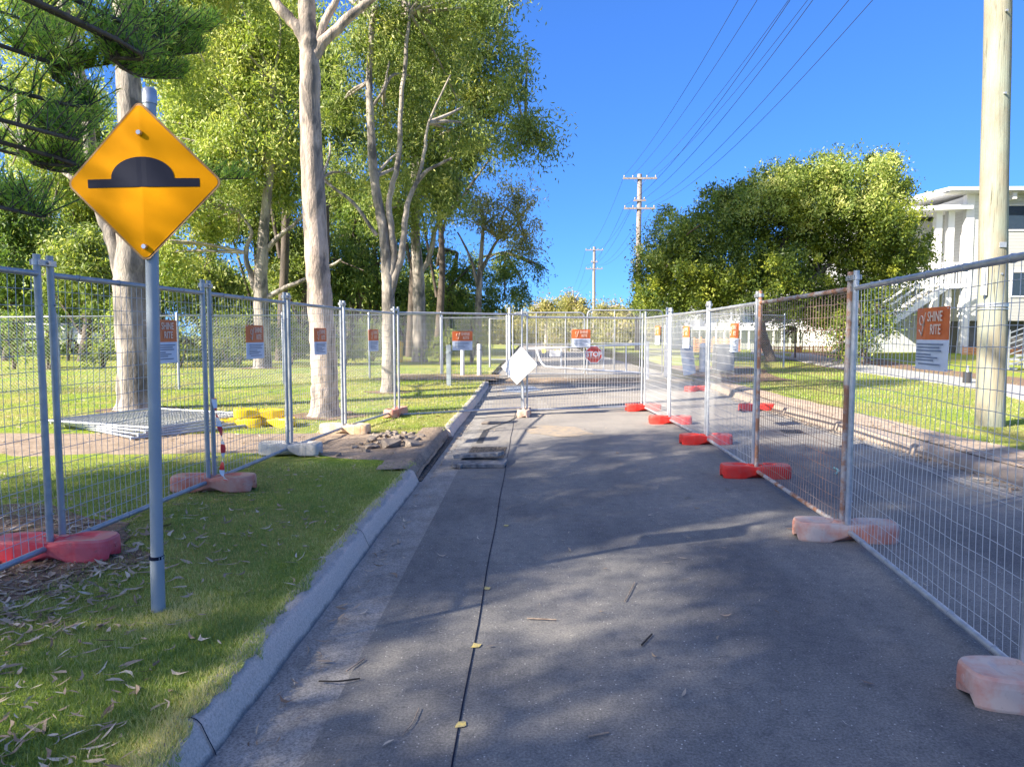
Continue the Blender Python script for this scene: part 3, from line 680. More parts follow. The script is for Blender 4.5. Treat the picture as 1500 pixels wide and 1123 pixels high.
dome = [(-.71*h, -.06*h), (.71*h, -.06*h), (.71*h, .045*h), (.40*h, .045*h)]
for i in range(1, 20):
    t = math.pi*i/20; cx = .40*h; 
    dome.append((cx*math.cos(t)*1.0, .045*h+.265*h*math.sin(t)**.95))
dome += [(-.40*h, .045*h), (-.71*h, .045*h)]
# bar and dome built as strips so the face stays flat
m = MB(); top = [(x, z) for x, z in dome[3:-1]]; n = len(top)
V0 = [(x, -.0045, z) for x, z in top]+[(x, -.0045, -.06*h) for x, z in top]
m.add(V0, [(i, i+1, i+1+n, i+n) for i in range(n-1)])
for a, b in ((-.71, -.40), (.40, .71)): m.add([(a*h, -.0046, -.06*h), (b*h, -.0045, -.06*h), (b*h, -.0045, .045*h), (a*h, -.0045, .045*h)], [(0, 1, 2, 3)])
bend(m, T); part(m, 'hump_symbol', M['black'], rt)
for z in (.235, -.315):
    m = MB().tube([(0, -.004, z), (0, -.018, z)], [.014, .011], 12).tube([(0, .002, z), (0, .03, z)], .01, 8); m.v = [T @ Vector(v) for v in m.v]; part(m, 'bolt', M['steel'], rt)
for z, xx in ((2.55, px+tx*.9), (2.02, px+tx*.7)): part(MB().tube([(xx, py, z-.02), (xx, py, z+.02)], .035, 14), 'pole_clamp', M['galv'], rt)

# ---------------------------------------------------------------- white diamond board
rt = root('sign_board', 'blank white diamond board fixed to the cross fence post', 'sign board', (-.09, 13.2, .9))
c = [W(764, 508, 13.10), W(787, 534, 12.98), W(757, 563, 13.06)]; c.append(c[0]+c[2]-c[1])
m = MB(); d_ = Vector((.004, .006, 0)); m.add(c+[p+d_ for p in c], [(0, 3, 2, 1), (4, 5, 6, 7), (0, 1, 5, 4), (1, 2, 6, 5), (2, 3, 7, 6), (3, 0, 4, 7)]); part(m, 'board', M['alu'], rt)
part(MB().beam(W(764, 512, 13.2), W(758, 556, 13.17), .03, .012), 'backing_strip', M['galv'], rt)
part(MB().tube([W(766, 560, 13.23), W(767, 598, 13.23)], .02, 10), 'stub_post', M['galv'], rt)

# ---------------------------------------------------------------- barrier tape
mt, nt, p = newmat('red_white_tape'); tc = nd(nt, 'ShaderNodeTexCoord'); sp = nd(nt, 'ShaderNodeSeparateXYZ'); nt.links.new(tc.outputs['Object'], sp.inputs[0])
mm = nd(nt, 'ShaderNodeMath', operation='MULTIPLY_ADD'); mm.inputs[1].default_value = 6.5; nt.links.new(sp.outputs[2], mm.inputs[0]); nt.links.new(sp.outputs[0], mm.inputs[2])
fc = nd(nt, 'ShaderNodeMath', operation='FRACT'); nt.links.new(mm.outputs[0], fc.inputs[0])
gt = nd(nt, 'ShaderNodeMath', operation='GREATER_THAN'); gt.inputs[1].default_value = .5; nt.links.new(fc.outputs[0], gt.inputs[0])
nt.links.new(mix(nt, gt.outputs[0], (.75, .73, .70), (.68, .03, .02)), p.inputs['Base Color']); p.inputs['Roughness'].default_value = .4
pts = spline([W(313, 583, 6.14), W(318, 610, 6.08), W(325, 640, 6.05), W(327, 665, 6.03), W(325, 690, 6.02), W(331, 703, 6.0)], 6); m = MB(); vs = []
for i, q in enumerate(pts):
    t = i*.42; w = .022; d = Vector((math.cos(t), math.sin(t), 0))*w; vs += [q-d, q+d]
m.add(vs, [(2*i, 2*i+1, 2*i+3, 2*i+2) for i in range(len(pts)-1)], True)
tag(m.build('barrier_tape', mt), 'twisted red and white barrier tape hanging from a left fence post', 'barrier tape')

# ---------------------------------------------------------------- rubble, asphalt slabs, bits on the ground
def chunk(x, y, z, s, flat=.6):
    m = MB(); n = 8; vs = []
    for k in range(n):
        d = unit(np.array([[random.gauss(0, 1), random.gauss(0, 1), random.gauss(0, 1)]]))[0]*random.uniform(.8, 1.15); vs.append(Vector((d[0], d[1], d[2]*flat))*s)
    import bmesh
    bm = bmesh.new()
    for k in range(14):
        d = Vector((random.gauss(0, 1), random.gauss(0, 1), random.gauss(0, 1))).normalized(); bm.verts.new(Vector((d.x, d.y, d.z*flat))*s*random.uniform(.85, 1.1))
    r0_ = bmesh.ops.convex_hull(bm, input=bm.verts); 
    for v in [v for v in bm.verts if not v.link_faces]: bm.verts.remove(v)
    me = bpy.data.meshes.new('concrete_chunk'); bm.to_mesh(me); bm.free(); me.materials.append(M['rubble'])
    o = bpy.data.objects.new('concrete_chunk', me); COL.objects.link(o); o.location = (x, y, z); return o
for i in range(46):
    t = random.random(); x = -1.95+random.gauss(0, .24); y = 9.0+random.gauss(0, .36); s = random.uniform(.03, .085)
    if i == 0: x, y, s = -1.75, 8.55, .15
    if i == 1: x, y, s = -1.52, 8.65, .13
    if x > -1.35: x = -1.4
    r2 = (x+1.9)**2+(y-9)**2; o = chunk(x, y, vz(x, y)+s*.35+max(0, .07-.4*r2), s)
    tag(o, 'broken concrete chunk in the rubble pile beside the missing kerb' if i > 1 else ['largest flat concrete chunk at the front of the rubble pile', 'pointed concrete chunk at the right front of the rubble pile'][i], 'concrete chunk', 'rubble pile chunks' if i > 1 else None)
def slabp(pts, z, th, tilt, label, nm='asphalt_slab', mat='asphaltchunk', n=4):
    P = []
    for i, a in enumerate(pts):
        b = pts[(i+1) % len(pts)]
        for k in range(n): t = k/n; P.append((a[0]+(b[0]-a[0])*t+random.uniform(-.012, .012), a[1]+(b[1]-a[1])*t+random.uniform(-.012, .012)))
    cx = sum(p[0] for p in P)/len(P); cy = sum(p[1] for p in P)/len(P)
    m = MB().slab([(a-cx, b-cy) for a, b in P], -th/2, th/2); o = m.build(nm, M[mat], bevel=.006); o.location = (cx, cy, z); o.rotation_euler = tilt
    return tag(o, label, 'asphalt slab')
slabp([(-.90, 8.10), (-.36, 8.13), (-.32, 8.52), (-.78, 8.46)], .095, .045, (R(-7), R(-3), 0), 'broken asphalt slab tilted on top at the edge of the road hole')
slabp([(-.86, 7.92), (-.28, 7.96), (-.26, 8.28), (-.82, 8.26)], .034, .045, (R(3), R(1), 0), 'lower broken asphalt slab at the near edge of the road hole')
slabp([(-.92, 7.92), (-.80, 7.86), (-.76, 8.05), (-.88, 8.1)], .03, .05, (0, R(5), .2), 'small asphalt lump left of the broken slabs')
slabp([(-.86, 11.9), (-.52, 11.95), (-.5, 12.15), (-.8, 12.2)], .012, .02, (0, 0, .1), 'thin broken piece lying on the road near the left kerb', mat='rubble')
def twig(pts, r, label, mat='stick'):
    m = MB().tube(spline(pts, 4), r, 5); return tag(m.build('twig', M[mat]), label, 'twig')
def GP(px_, py_, z=.01): x, y = G(px_, py_, z); return (x, y, z+g(y))
twig([GP(590, 1075), GP(604, 1058), GP(614, 1036)], .0022, 'thin pale curved twig on the road near the bottom of the photo')
twig([GP(467, 997), GP(495, 997, .02), GP(527, 993)], .004, 'black twig lying across the gutter', 'darkstick')
twig([GP(508, 982), GP(534, 964)], .0035, 'short pale twig crossing the gutter edge')
twig([GP(915, 880), GP(922, 868), GP(930, 852)], .003, 'small pale twig on the road right of the centre')
twig([GP(940, 944), GP(955, 928)], .005, 'small dark bark piece on the road', 'darkstick')
twig([GP(862, 1078), GP(892, 1072)], .004, 'short pale twig near the bottom centre of the road')
twig([GP(772, 905), GP(815, 907)], .004, 'straw coloured twig lying on the road')
for i, (x, y) in enumerate(((713, 862), (697, 946), (675, 1062), (741, 770))):
    X, Y = G(x, y, 0); o = blot('paint_mark', [(X-.02, Y-.02), (X+.015, Y-.022), (X+.024, Y+.016), (X-.012, Y+.024)], .006, M['paintspot'], 2, .006)
    tag(o, ['second nearest yellow paint spot on the saw cut, below the slabs', 'middle yellow paint spot on the saw cut', 'nearest yellow paint spot on the saw cut', 'farthest tiny paint spot on the saw cut'][i], 'paint mark', 'yellow paint spots on the saw cut')
m = MB(); X, Y = 4.27, 11.1; m.slab([(X-.18, Y-.16), (X+.14, Y-.16), (X+.18, Y+.16), (X-.14, Y+.16)], .0, .012)
tag(m.build('drain_cover', M['duct']), 'dark rectangular cover in the road beyond the right fence', 'drain cover')
o = blot('steel_plate', [(-.75, 18.0), (-.1, 17.8), (.35, 18.6), (.1, 19.6), (-.6, 19.5)], .012, simple('pale_plate', (.26, .29, .34), .45, .2), 5, .04); tag(o, 'pale bluish flat sheet lying on the road beyond the cross fence', 'sheet')
m = MB(); p0 = Vector((3.42, 7.62, .02)); m.tube(spline([p0, p0+Vector((.05, .03, .03)), p0+Vector((.02, .08, .05)), p0+Vector((.08, .1, .01))], 4), .012, 5); tag(m.build('plastic_scrap', M['greenrag']), 'pale green scrap on the road beyond the right fence', 'litter')

# ---------------------------------------------------------------- utility poles and wires
def pole(x, y, H, r0, r1, label, arms, mat='timberpole', zb=.13, lean=0):
    rt = root('utility_pole', label, 'utility pole', (x, y, zb))
    m = MB(); zs = fr(zb-.1, H, .8); m.tube([(x+lean*z+.012*math.sin(z*1.3), y+.01*math.cos(z), z) for z in zs], [r0+(r1-r0)*(z/H) for z in zs], 20); part(m, 'shaft', M[mat], rt)
    x0_ = x
    for z, hw in arms:
        x = x0_+lean*z
        m = MB().beam((x-hw, y-.17, z), (x+hw, y-.17, z), .1, .11); a = part(m, 'crossarm', M['arm'], rt)
        for k in ((-1, -.45, .45, 1) if hw > .6 else (-.8, .8)):
            part(MB().tube([(x+k*hw*.93, y-.17, z+.05), (x+k*hw*.93, y-.17, z+.12), (x+k*hw*.93, y-.17, z+.2)], [.02, .055, .03], 8), 'insulator', M['insul'], rt, sub=a)
        part(MB().beam((x-.5, y-.17, z-.02), (x, y-.17, z-.42), .03, .01).beam((x+.5, y-.17, z-.02), (x, y-.17, z-.42), .03, .01), 'brace', M['galvdull'], rt) if hw > .6 else None
    return rt
P1 = pole(7.32, 10.95, 12.0, .205, .16, 'thick greenish timber utility pole on the right verge', [(11.6, 1.05), (9.75, 1.05)], lean=-.03)
m = MB().tube([(7.26, 10.95, 2.0), (7.26, 10.95, 2.06)], .212, 20); part(m, 'steel_band', M['galv'], P1)
m = MB().tube([(7.26, 10.95, 1.96), (7.26, 10.95, 1.975)], .213, 20); part(m, 'steel_band', M['galv'], P1)
for z, w, mt_ in ((2.9, .05, 'galv'),): part(MB().box((7.19, 10.735, z), (7.19+w*2, 10.755, z+w*1.6)), 'tag', M[mt_], P1)
for z in (2.5, 5.2, 6.4): part(MB().tube([(7.32-.03*z, 10.735, z), (7.32-.03*z, 10.77, z)], .018, 8), 'bolt', M['galv'], P1)
part(MB().box((7.00, 10.80, 2.18), (7.07, 10.84, 2.66)), 'notice_plate', M['white'], P1)
pole(7.1, 45, 11.9, .19, .15, 'timber utility pole with two crossarms rising behind the big bush', [(11.6, 1.08), (10.2, .4), (9.7, 1.0)], 'arm', .4)
pole(7.7, 82, 12.0, .20, .16, 'second more distant utility pole above the gates', [(11.6, 1.9*.55), (10.2, .4), (9.4, 1.0)], 'arm', .3)
pole(10.2, 160, 12.0, .2, .16, 'tiny far pale utility pole over the distant trees', [(11.6, 1.1), (9.7, 1.1)], 'arm', .3)
def wire(a, b, sag, label, r=.010):
    a, b = Vector(a), Vector(b); pts = []
    for i in range(33): t = i/32; p = a+(b-a)*t; p.z -= 4*sag*t*(1-t); pts.append(p)
    return tag(MB().tube(pts, r, 5, False).build('power_line', M['cable']), label, 'power line', 'power lines strung between the poles')
W1 = [(-1.0, 11.8), (-.45, 11.8), (.45, 11.8), (1.0, 11.8), (-.95, 9.95), (-.42, 9.95), (.42, 9.95), (.98, 9.95)]
W2 = [(-1.0, 11.8), (-.45, 11.8), (.45, 11.8), (1.0, 11.8), (-.95, 9.9), (-.42, 9.9), (.42, 9.9), (.95, 9.9)]
nmw = ['upper leftmost', 'upper second', 'upper third', 'upper rightmost', 'lower leftmost', 'lower second', 'lower third', 'lower rightmost']
for i in range(8):
    (dx, z), (ex, ez) = W1[i], W2[i]
    wire((7.32-.03*z+dx, 10.8, z), (7.1+ex, 44.83, ez), .75 if i < 4 else 1.0, '%s black power line sweeping up from the bush pole' % nmw[i], .009)
    if i % 2 == 0 or i in (5, 7): wire((7.1+ex, 44.83, ez), (7.7+ex*.95, 81.8, ez-.1), .9, '%s thin power line between the two farther poles' % nmw[i], .010)
for i in (0, 3, 4): wire((7.7+W2[i][0], 81.8, W2[i][1]-.1), (10.2+W2[i][0], 159.8, W2[i][1]), 1.5, '%s faint power line running to the farthest pole' % nmw[i], .012)

# ---------------------------------------------------------------- chain link fences and gates
def chainmesh(m, a, b, z0, z1, z0b=None, z1b=None, pitch=.062, r=.0023):
    """two families of diagonal wires between ground points a, b, clipped to the rectangle"""
    a = Vector((a[0], a[1], 0)); b = Vector((b[0], b[1], 0)); L = (b-a).length; d = (b-a)/L; H = z1-z0
    z0b = z0 if z0b is None else z0b; nr = Vector((-d.y, d.x, 0))*.003; s = -H
    def pt(u, h, k): f = u/L; return a+d*u+nr*k+Vector((0, 0, z0+(z0b-z0)*f+h*(1 if z1b is None else (1+(((z1b-z0b)/H)-1)*f))))
    while s < L:
        u0, h0 = (s, 0) if s >= 0 else (0, -s); u1, h1 = (s+H, H) if s+H <= L else (L, L-s)
        if u1-u0 > .01:
            m.tube([pt(u0, h0, 1), pt(u1, h1, 1)], r, 3, False, False); m.tube([pt(L-u0, h0, -1), pt(L-u1, h1, -1)], r, 3, False, False)
        s += pitch*math.sqrt(2)
def chainfence(pts, tops, label, pitch=.062):
    rt = root('chain_link_fence', label, 'fence', (pts[0][0], pts[0][1], vz(*pts[0])))
    m = MB(); rr = MB()
    for i in range(len(pts)-1):
        (x0, y0), (x1, y1) = pts[i], pts[i+1]; za, zb = vz(x0, y0)+.02, vz(x1, y1)+.02
        chainmesh(m, (x0, y0), (x1, y1), za, tops[i], zb, tops[i+1], pitch)
        rr.tube([(x0, y0, tops[i]), (x1, y1, tops[i+1])], .02, 8)
    part(m, 'chain_mesh', M['wire'], rt); part(rr, 'top_rail', M['galv'], rt)
    for (x, y), t in zip(pts, tops): part(MB().tube([(x, y, vz(x, y)-.05), (x, y, t+.06), (x, y, t+.09)], [.03, .03, .012], 10), 'fence_post', M['galv'], rt)
    return rt
cp = [(-18.5, 15.9), (-16.2, 15.95), (-13.7, 16.0), (-11.29, 16.1), (-8.95, 17.2), (-6.9, 19.0), (-4.9, 20.85), (-2.92, 22.6)]
chainfence(cp, [1.98, 1.98, 1.98, 2.0, 2.05, 2.12, 2.18, 2.26], 'long chain link fence crossing the grass behind the left trees')
chainfence([(-2.90, 22.75), (-.75, 23.1)], [2.14, 2.16], 'short chain link bay between the gate and the white posts')
chainfence([(4.75, 23.3), (7.2, 24.6), (9.6, 26.0)], [2.3, 2.3, 2.3], 'chain link fence continuing right from the gates')
def gate(x0, x1, y, label, zb, zt, bars, y1=None):
    y1 = y if y1 is None else y1; rt = root('gate', label, 'gate', (x0, y, zb), 'chain link double gates'); r = .024
    def Y(x): return y+(y1-y)*(x-x0)/(x1-x0)
    pts = []
    for cx, cz, a0 in ((x1-.16, zt-.16, 0), (x0+.16, zt-.16, 90)):
        for k in range(5): t = R(a0+k*22.5); pts.append((cx+.16*math.cos(t), Y(cx), cz+.16*math.sin(t)))
    part(MB().tube([(x1, Y(x1), zb)]+pts+[(x0, Y(x0), zb)], r, 8).tube([(x0, Y(x0), zb), (x1, Y(x1), zb)], r, 8), 'frame', M['galv'], rt)
    b = MB()
    for t in bars: x = x0+(x1-x0)*t; b.tube([(x, Y(x), zb), (x, Y(x), zt)], r*.8, 8)
    part(b, 'upright', M['galv'], rt); zm = zb+(zt-zb)*.48
    part(MB().tube([(x0, Y(x0), zm), (x1, Y(x1), zm)], r*.8, 8), 'mid_rail', M['galv'], rt)
    m = MB(); chainmesh(m, (x0, Y(x0)+.02), (x1, Y(x1)+.02), zb, zt, pitch=.062); part(m, 'chain_mesh', M['wire'], rt); return rt
gy = 23.1
gate(-.55, 1.86, gy, 'left leaf of the galvanised chain link gates', .26, 2.32, (.33, .74))
gate(1.96, 4.5, gy, 'right leaf of the galvanised chain link gates', .26, 2.40, (.36, .70), 23.2)
for x, lb in ((-.66, 'left'), (4.62, 'right')):
    o = MB().tube([(x, gy, .1), (x, gy, 2.46), (x, gy, 2.5)], [.05, .05, .02], 12).build('gate_post', M['galv']); tag(o, '%s steel gate post of the chain link gates' % lb, 'gate post')
rt = root('pedestrian_gate', 'small open steel framed gate left of the double gates', 'gate', (-1.6, 27, .2))
part(MB().tube([(-1.55, 27, .3), (-1.55, 27, 2.2), (-.75, 27, 2.2), (-.75, 27, .3)], .04, 8), 'frame', M['galvdull'], rt)
part(MB().tube([(-1.5, 27, .6), (-.8, 27, .6)], .03, 8), 'rail', M['galvdull'], rt)
# white swing barrier with stop sign
rt = root('swing_barrier', 'white tubular swing barrier across the road in front of the gates', 'barrier', (-.4, 22.0, .14)); by = 21.95
def B(px_, py_): return W(px_, py_, by)
part(MB().tube([B(772, 511), B(870, 507), B(948, 504)], .036, 10), 'top_tube', M['white'], rt)
part(MB().tube(spline([B(786, 511), B(791, 526), B(797, 535), B(810, 538), B(870, 542), B(940, 546)], 4), .034, 10), 'lower_tube', M['white'], rt)
part(MB().tube([B(822, 509), B(822, 538)], .026, 8).tube([B(884, 507), B(884, 542)], .026, 8).tube([B(917, 506), B(917, 545)], .026, 8), 'strut', M['white'], rt)
part(MB().tube([W(948, 500, by), W(948, 556, by)], .06, 10), 'hinge_post', M['white'], rt)
m = MB(); a, b = W(805, 513, by-.06), W(821, 522, by-.06); m.box((a.x, by-.065, b.z), (b.x, by-.055, a.z)); tag(m.build('notice_plate', M['white']), 'small blank white plate hung on the swing barrier', 'sign')
m = MB(); a = W(796.5, 514, by-.06); m.tube([(a.x, by-.075, a.z), (a.x, by-.05, a.z)], .075, 12); tag(m.build('reflector', simple('reflector_yellow', (.7, .6, .2), .3)), 'round yellow reflector at the left end of the swing barrier', 'reflector')
rt = root('stop_sign', 'red octagonal STOP sign on the swing barrier', 'sign', W(870, 519, by-.08)); ctr = rt.location
Tm = Matrix.Translation(ctr)
def octo(r): return [(r*math.cos(R(22.5+45*k)), r*math.sin(R(22.5+45*k))) for k in range(8)]
part(MB().prism(octo(.295), .006, Tm), 'border', M['stopwhite'], rt); part(MB().prism(octo(.272), .006, Tm @ Matrix.Translation((0, -.003, 0))), 'red_face', M['stopred'], rt)
o = textmesh('STOP', .24, 'lettering', M['stopwhite'], .86, .001, .006); o.parent = rt; o.location = (0, -.009, 0)
# white and grey posts
def bollard(x, y, H, r, label, mat, band=False, sq=False):
    rt = root('bollard', label, 'bollard', (x, y, vz(x, y)), 'posts by the gates'); z = vz(x, y)
    if sq: part(MB().box((x-r, y-r, z-.05), (x+r, y+r, z+H)), 'post', M[mat], rt, bevel=.01)
    else: part(MB().tube([(x, y, z-.05), (x, y, z+H-.03), (x, y, z+H)], [r, r, r*.6], 14), 'post', M[mat], rt)
    part(MB().tube([(x, y, z+H*.8), (x, y, z+H*.84)], r*1.02 if not sq else r*1.35, 12), 'groove', M['grey'] if band else M[mat], rt)
bollard(-2.17, 18.45, 1.1, .06, 'blue grey square post in front of the chain link fence', 'postblue', sq=True)
bollard(-2.14, 21.9, 1.0, .065, 'left one of two white round posts beside the gates', 'concpost')
bollard(-1.6, 21.9, 1.02, .07, 'right one of two white round posts beside the gates', 'concpost', True)
bollard(4.55, 23.9 if False else 22.6, 1.0, .11, 'thick white bollard just right of the swing barrier', 'concpost', True)
bollard(5.35, 22.9, .95, .05, 'thin white post behind the far right sign', 'concpost')
bollard(5.9, 23.4, 1.0, .10, 'white post in front of the grey cabinet', 'concpost', True)
rt = root('cabinet', 'dark grey service cabinet behind the right fence', 'cabinet', (6.9, 24.3, .3))
part(MB().box((6.55, 24.1, .2), (7.2, 24.6, 1.25)), 'housing', M['grey'], rt, bevel=.02); part(MB().box((6.58, 24.085, .3), (7.17, 24.1, 1.15)), 'door', M['grey'], rt)
m = MB(); m.prism([(-.2, 0), (.2, 0), (.2, .95), (-.2, .95)], .02, Matrix.Translation((5.2, 22.2, .3)) @ Matrix.Rotation(R(-12), 4, 'Y') @ Matrix.Rotation(R(18), 4, 'X')); tag(m.build('blue_board', M['blueplastic']), 'faded blue board leaning between the white posts', 'board')
m = MB().tube([(-6.0, 31.8, .3), (-6.0, 31.8, .9), (-6.0, 31.8, 1.15), (-6.0, 31.8, 1.3)], [.1, .1, .16, .05], 12); tag(m.build('hydrant', simple('hydrant_yellow', (.75, .42, .02), .5)), 'yellow hydrant far behind the chain link fence', 'hydrant')
rt = root('bollard_light', 'short black bollard light beside the path', 'garden light', (11.4, 18.9, .2)); x, y = 12.15, 19.2; rt.location = (x, y, vz(x, y))
part(MB().tube([(x, y, .1), (x, y, .55)], .11, 14), 'base', M['dark'], rt); part(MB().tube([(x, y, .55), (x, y, .6), (x, y, .72)], [.04, .03, .03], 10), 'stem', M['galv'], rt)
x, y = G(1171, 521, .35); m = MB().box((x-.12, y-.12, .2), (x+.12, y+.12, .85)); tag(m.build('path_marker', simple('brown_marker', (.10, .06, .04), .8), bevel=.02), 'small brown square marker post beside the far path', 'marker post')

# ---------------------------------------------------------------- houses
def win(rt, x0, x1, y, z0, z1, par=None):
    f = part(MB().box((x0-.09, y-.05, z0-.09), (x0, y+.02, z1+.09)).box((x1, y-.05, z0-.09), (x1+.09, y+.02, z1+.09)).box((x0, y-.05, z1), (x1, y+.02, z1+.09)).box((x0, y-.05, z0-.09), (x1, y+.02, z0)), 'window', M['housetrim'], rt)
    part(MB().box((x0, y-.012, z0), (x1, y+.01, z1)), 'pane', M['glass'], rt, sub=f)
hy = 38.0
rt = root('house', 'white two storey weatherboard house behind the utility pole', 'house', (27, hy, .45))
X0 = 23.7; part(MB().box((X0, hy, 2.35), (34, hy+10, 9.1)), 'upper_wall', M['housewall'], rt)
part(MB().box((X0+.2, hy+.7, .3), (34, hy+9.5, 2.35)), 'undercroft', M['undercroft'], rt)
m = MB(); m.box((X0-.15, hy-.06, .3), (X0+.28, hy+.25, 9.1)); part(m, 'corner_column', M['housetrim'], rt)
rf = part(MB().add([(X0-1.6, hy-.95, 9.15), (35, hy-.95, 9.15), (35, hy+11, 9.9), (X0-1.6, hy+11, 9.9), (X0-1.6, hy-.95, 9.34), (35, hy-.95, 9.34), (35, hy+11, 10.08), (X0-1.6, hy+11, 10.08)], [(0, 3, 2, 1), (4, 5, 6, 7), (0, 1, 5, 4), (1, 2, 6, 5), (2, 3, 7, 6), (3, 0, 4, 7)]), 'roof', M['housetrim'], rt)
part(MB().box((X0-1.5, hy-.85, 9.10), (34.9, hy+.02, 9.14)), 'soffit', M['soffit'], rt)
part(MB().box((25.55, hy-.7, 8.75), (25.75, hy-.3, 9.1)), 'bracket', M['housetrim'], rt)
for x0, x1, z0, z1 in ((25.15, 27.1, 7.25, 8.5), (26.2, 27.15, 3.7, 4.95), (29.5, 31.2, 7.3, 8.6), (29.5, 31, 3.7, 5)): win(rt, x0, x1, hy, z0, z1)
m = MB()
for x in (22.35, 23.0): m.box((x-.17, hy+.3, .3), (x+.17, hy+.64, 8.3))
part(m, 'balcony_column', M['housetrim'], rt)
part(MB().box((18.5, hy+2.6, .4), (X0, hy+9, 8.1)), 'recessed_wall', M['housewhite'], rt)
br = part(MB().add([(18.2, hy-.4, 8.15), (X0, hy-.4, 8.3), (X0, hy+9, 8.6), (18.2, hy+9, 8.5), (18.2, hy-.4, 8.35), (X0, hy-.4, 8.55), (X0, hy+9, 8.85), (18.2, hy+9, 8.7)], [(0, 3, 2, 1), (4, 5, 6, 7), (0, 1, 5, 4), (1, 2, 6, 5), (2, 3, 7, 6), (3, 0, 4, 7)]), 'balcony_roof', M['housetrim'], rt)
part(MB().box((18.4, hy-.1, 4.1), (X0-.2, hy+2.6, 4.35)), 'balcony_floor', M['housetrim'], rt)
m = MB()
for i in range(34): x = 18.5+i*.15; m.box((x, hy-.06, 4.35), (x+.04, hy-.02, 5.4))
m.box((18.4, hy-.08, 5.4), (X0-.2, hy, 5.5)); part(m, 'balustrade', M['housetrim'], rt)
rs = root('staircase', 'white external staircase with railings rising to the balcony', 'staircase', (18, hy-1.5, .4))
m = MB(); a, b = Vector((16.6, hy-1.4, .5)), Vector((22.0, hy-1.4, 4.2))
m.beam(a, b, .08, .32).beam(a+Vector((0, 1.2, 0)), b+Vector((0, 1.2, 0)), .08, .32); part(m, 'stringer', M['housetrim'], rs)
m = MB()
for i in range(20): t = (i+.5)/20; p = a+(b-a)*t; m.box((p.x-.14, p.y, p.z+.02), (p.x+.14, p.y+1.2, p.z+.07))
part(m, 'tread', M['path'], rs)
m = MB(); u = Vector((0, 0, 1.0)); m.beam(a+u, b+u, .07, .09).beam(a+u*.55, b+u*.55, .03, .04).beam(a+u+Vector((0, 1.2, 0)), b+u+Vector((0, 1.2, 0)), .07, .09)
for i in range(14): t = i/13; p = a+(b-a)*t; m.beam(p, p+u, .04)
part(m, 'railing', M['housetrim'], rs)
rt = root('house', 'white building edge with a flat eave at the right border of the photo', 'house', (24, 30, .4))
part(MB().box((25.95, 29, .3), (30, 35.4, 9.6)), 'wall', M['housewall'], rt); part(MB().box((25.6, 28.6, 9.6), (30.5, 35.8, 10.0)), 'roof', M['housetrim'], rt)
rs = root('staircase', 'grey steel stairs with rails right of the utility pole', 'staircase', (18, 25, .4)); m = MB()
for k in range(7): m.beam((16.9, 24.5, .5+.19*k), (19.8, 24.5, 1.6+.19*k), .035)
for k in range(6): m.beam((16.9+.55*k, 24.5, .4), (16.9+.55*k, 24.5, 1.75+.2*k), .04)
part(m, 'railing', M['galv'], rs); m = MB()
for k in range(9): m.box((17.0+.3*k, 24.6, .35+.15*k), (17.3+.3*k, 25.6, .42+.15*k))
part(m, 'tread', M['galvdull'], rs)
rt = root('house', 'low white building seen through the leaves below the big bush', 'house', (17, 48, .5))
part(MB().box((10.8, 48, .3), (19.5, 55, 5.2)), 'wall', M['housewall'], rt); part(MB().box((10.4, 47.4, 5.2), (20, 55.6, 5.5)), 'roof', M['housetrim'], rt)
for x in (12.2, 14.6, 17.2): win(rt, x, x+1.0, 48, 2.4, 3.9)
part(MB().box((10.8, 47.2, 2.0), (19.5, 48, 2.15)), 'awning', M['housetrim'], rt)
m = MB()
for i in range(16): x = 10.9+i*.55; m.box((x, 46.4, .4), (x+.09, 46.5, 1.9))
m.box((10.8, 46.38, 1.9), (19.4, 46.52, 2.0)); tag(m.build('picket_fence', M['housetrim']), 'white railing in front of the low white building', 'fence')
def omesh(x0, x1, y, z0, z1, label):
    m = MB(); n = int((x1-x0)/.25)
    for i in range(n+1): x = x0+(x1-x0)*i/n; m.box((x-.03, y-.01, z0+.03*math.sin(x)), (x+.03, y+.01, z1+.05*math.sin(x*2)))
    for k in range(6): z = z0+(z1-z0)*(k+.3)/6; m.beam((x0, y, z), (x1, y, z), .012, .05)
    return tag(m.build('safety_mesh', M['orangeplastic']), label, 'safety fence')
omesh(13.2, 19.0, 40, .45, .95, 'low orange safety mesh beyond the far lawn')
omesh(22.8, 26.6, 36.5, .45, .95, 'orange safety mesh at the foot of the house')
omesh(6.6, 8.4, 27.5, .9, 1.45, 'reddish orange mesh strip behind the right fence')
m = MB().tube(spline([(16.05, 26, .4), (16.0, 26, 1.2), (14.6, 26, 1.5), (13.9, 26, 1.35), (14.0, 26, 1.1), (14.5, 26, 1.05)], 4), .03, 8)
# white car behind the hedge
rt = root('parked_car', 'white car half hidden by the hedge at the far left', 'car', (-26, 38, .1)); x, y, z = -26.6, 38, .75
def carpoly(): return [(-2.2, 0), (2.2, 0), (2.25, .45), (2.0, .62), (1.2, .70), (.6, 1.15), (-1.3, 1.18), (-2.0, .72), (-2.25, .60)]
Tc = Matrix.Translation((x, y, z+.3)); part(MB().prism(carpoly(), 1.7, Tc), 'body', M['car'], rt, bevel=.08)
part(MB().prism([(1.05, .72), (.52, 1.08), (-1.2, 1.1), (-1.75, .74)], 1.72, Tc), 'window', M['glass'], rt)
for dx in (-1.35, 1.35):
    w = part(MB().tube([(x+dx, y-.88, z+.3), (x+dx, y-.66, z+.3)], .32, 18), 'wheel', M['tyre'], rt); part(MB().tube([(x+dx, y-.9, z+.3), (x+dx, y-.87, z+.3)], .2, 14), 'rim', M['galv'], rt, sub=w)
part(MB().box((x+2.1, y-.8, z+.7), (x+2.24, y-.45, z+.85)), 'headlight', M['stopwhite'], rt)

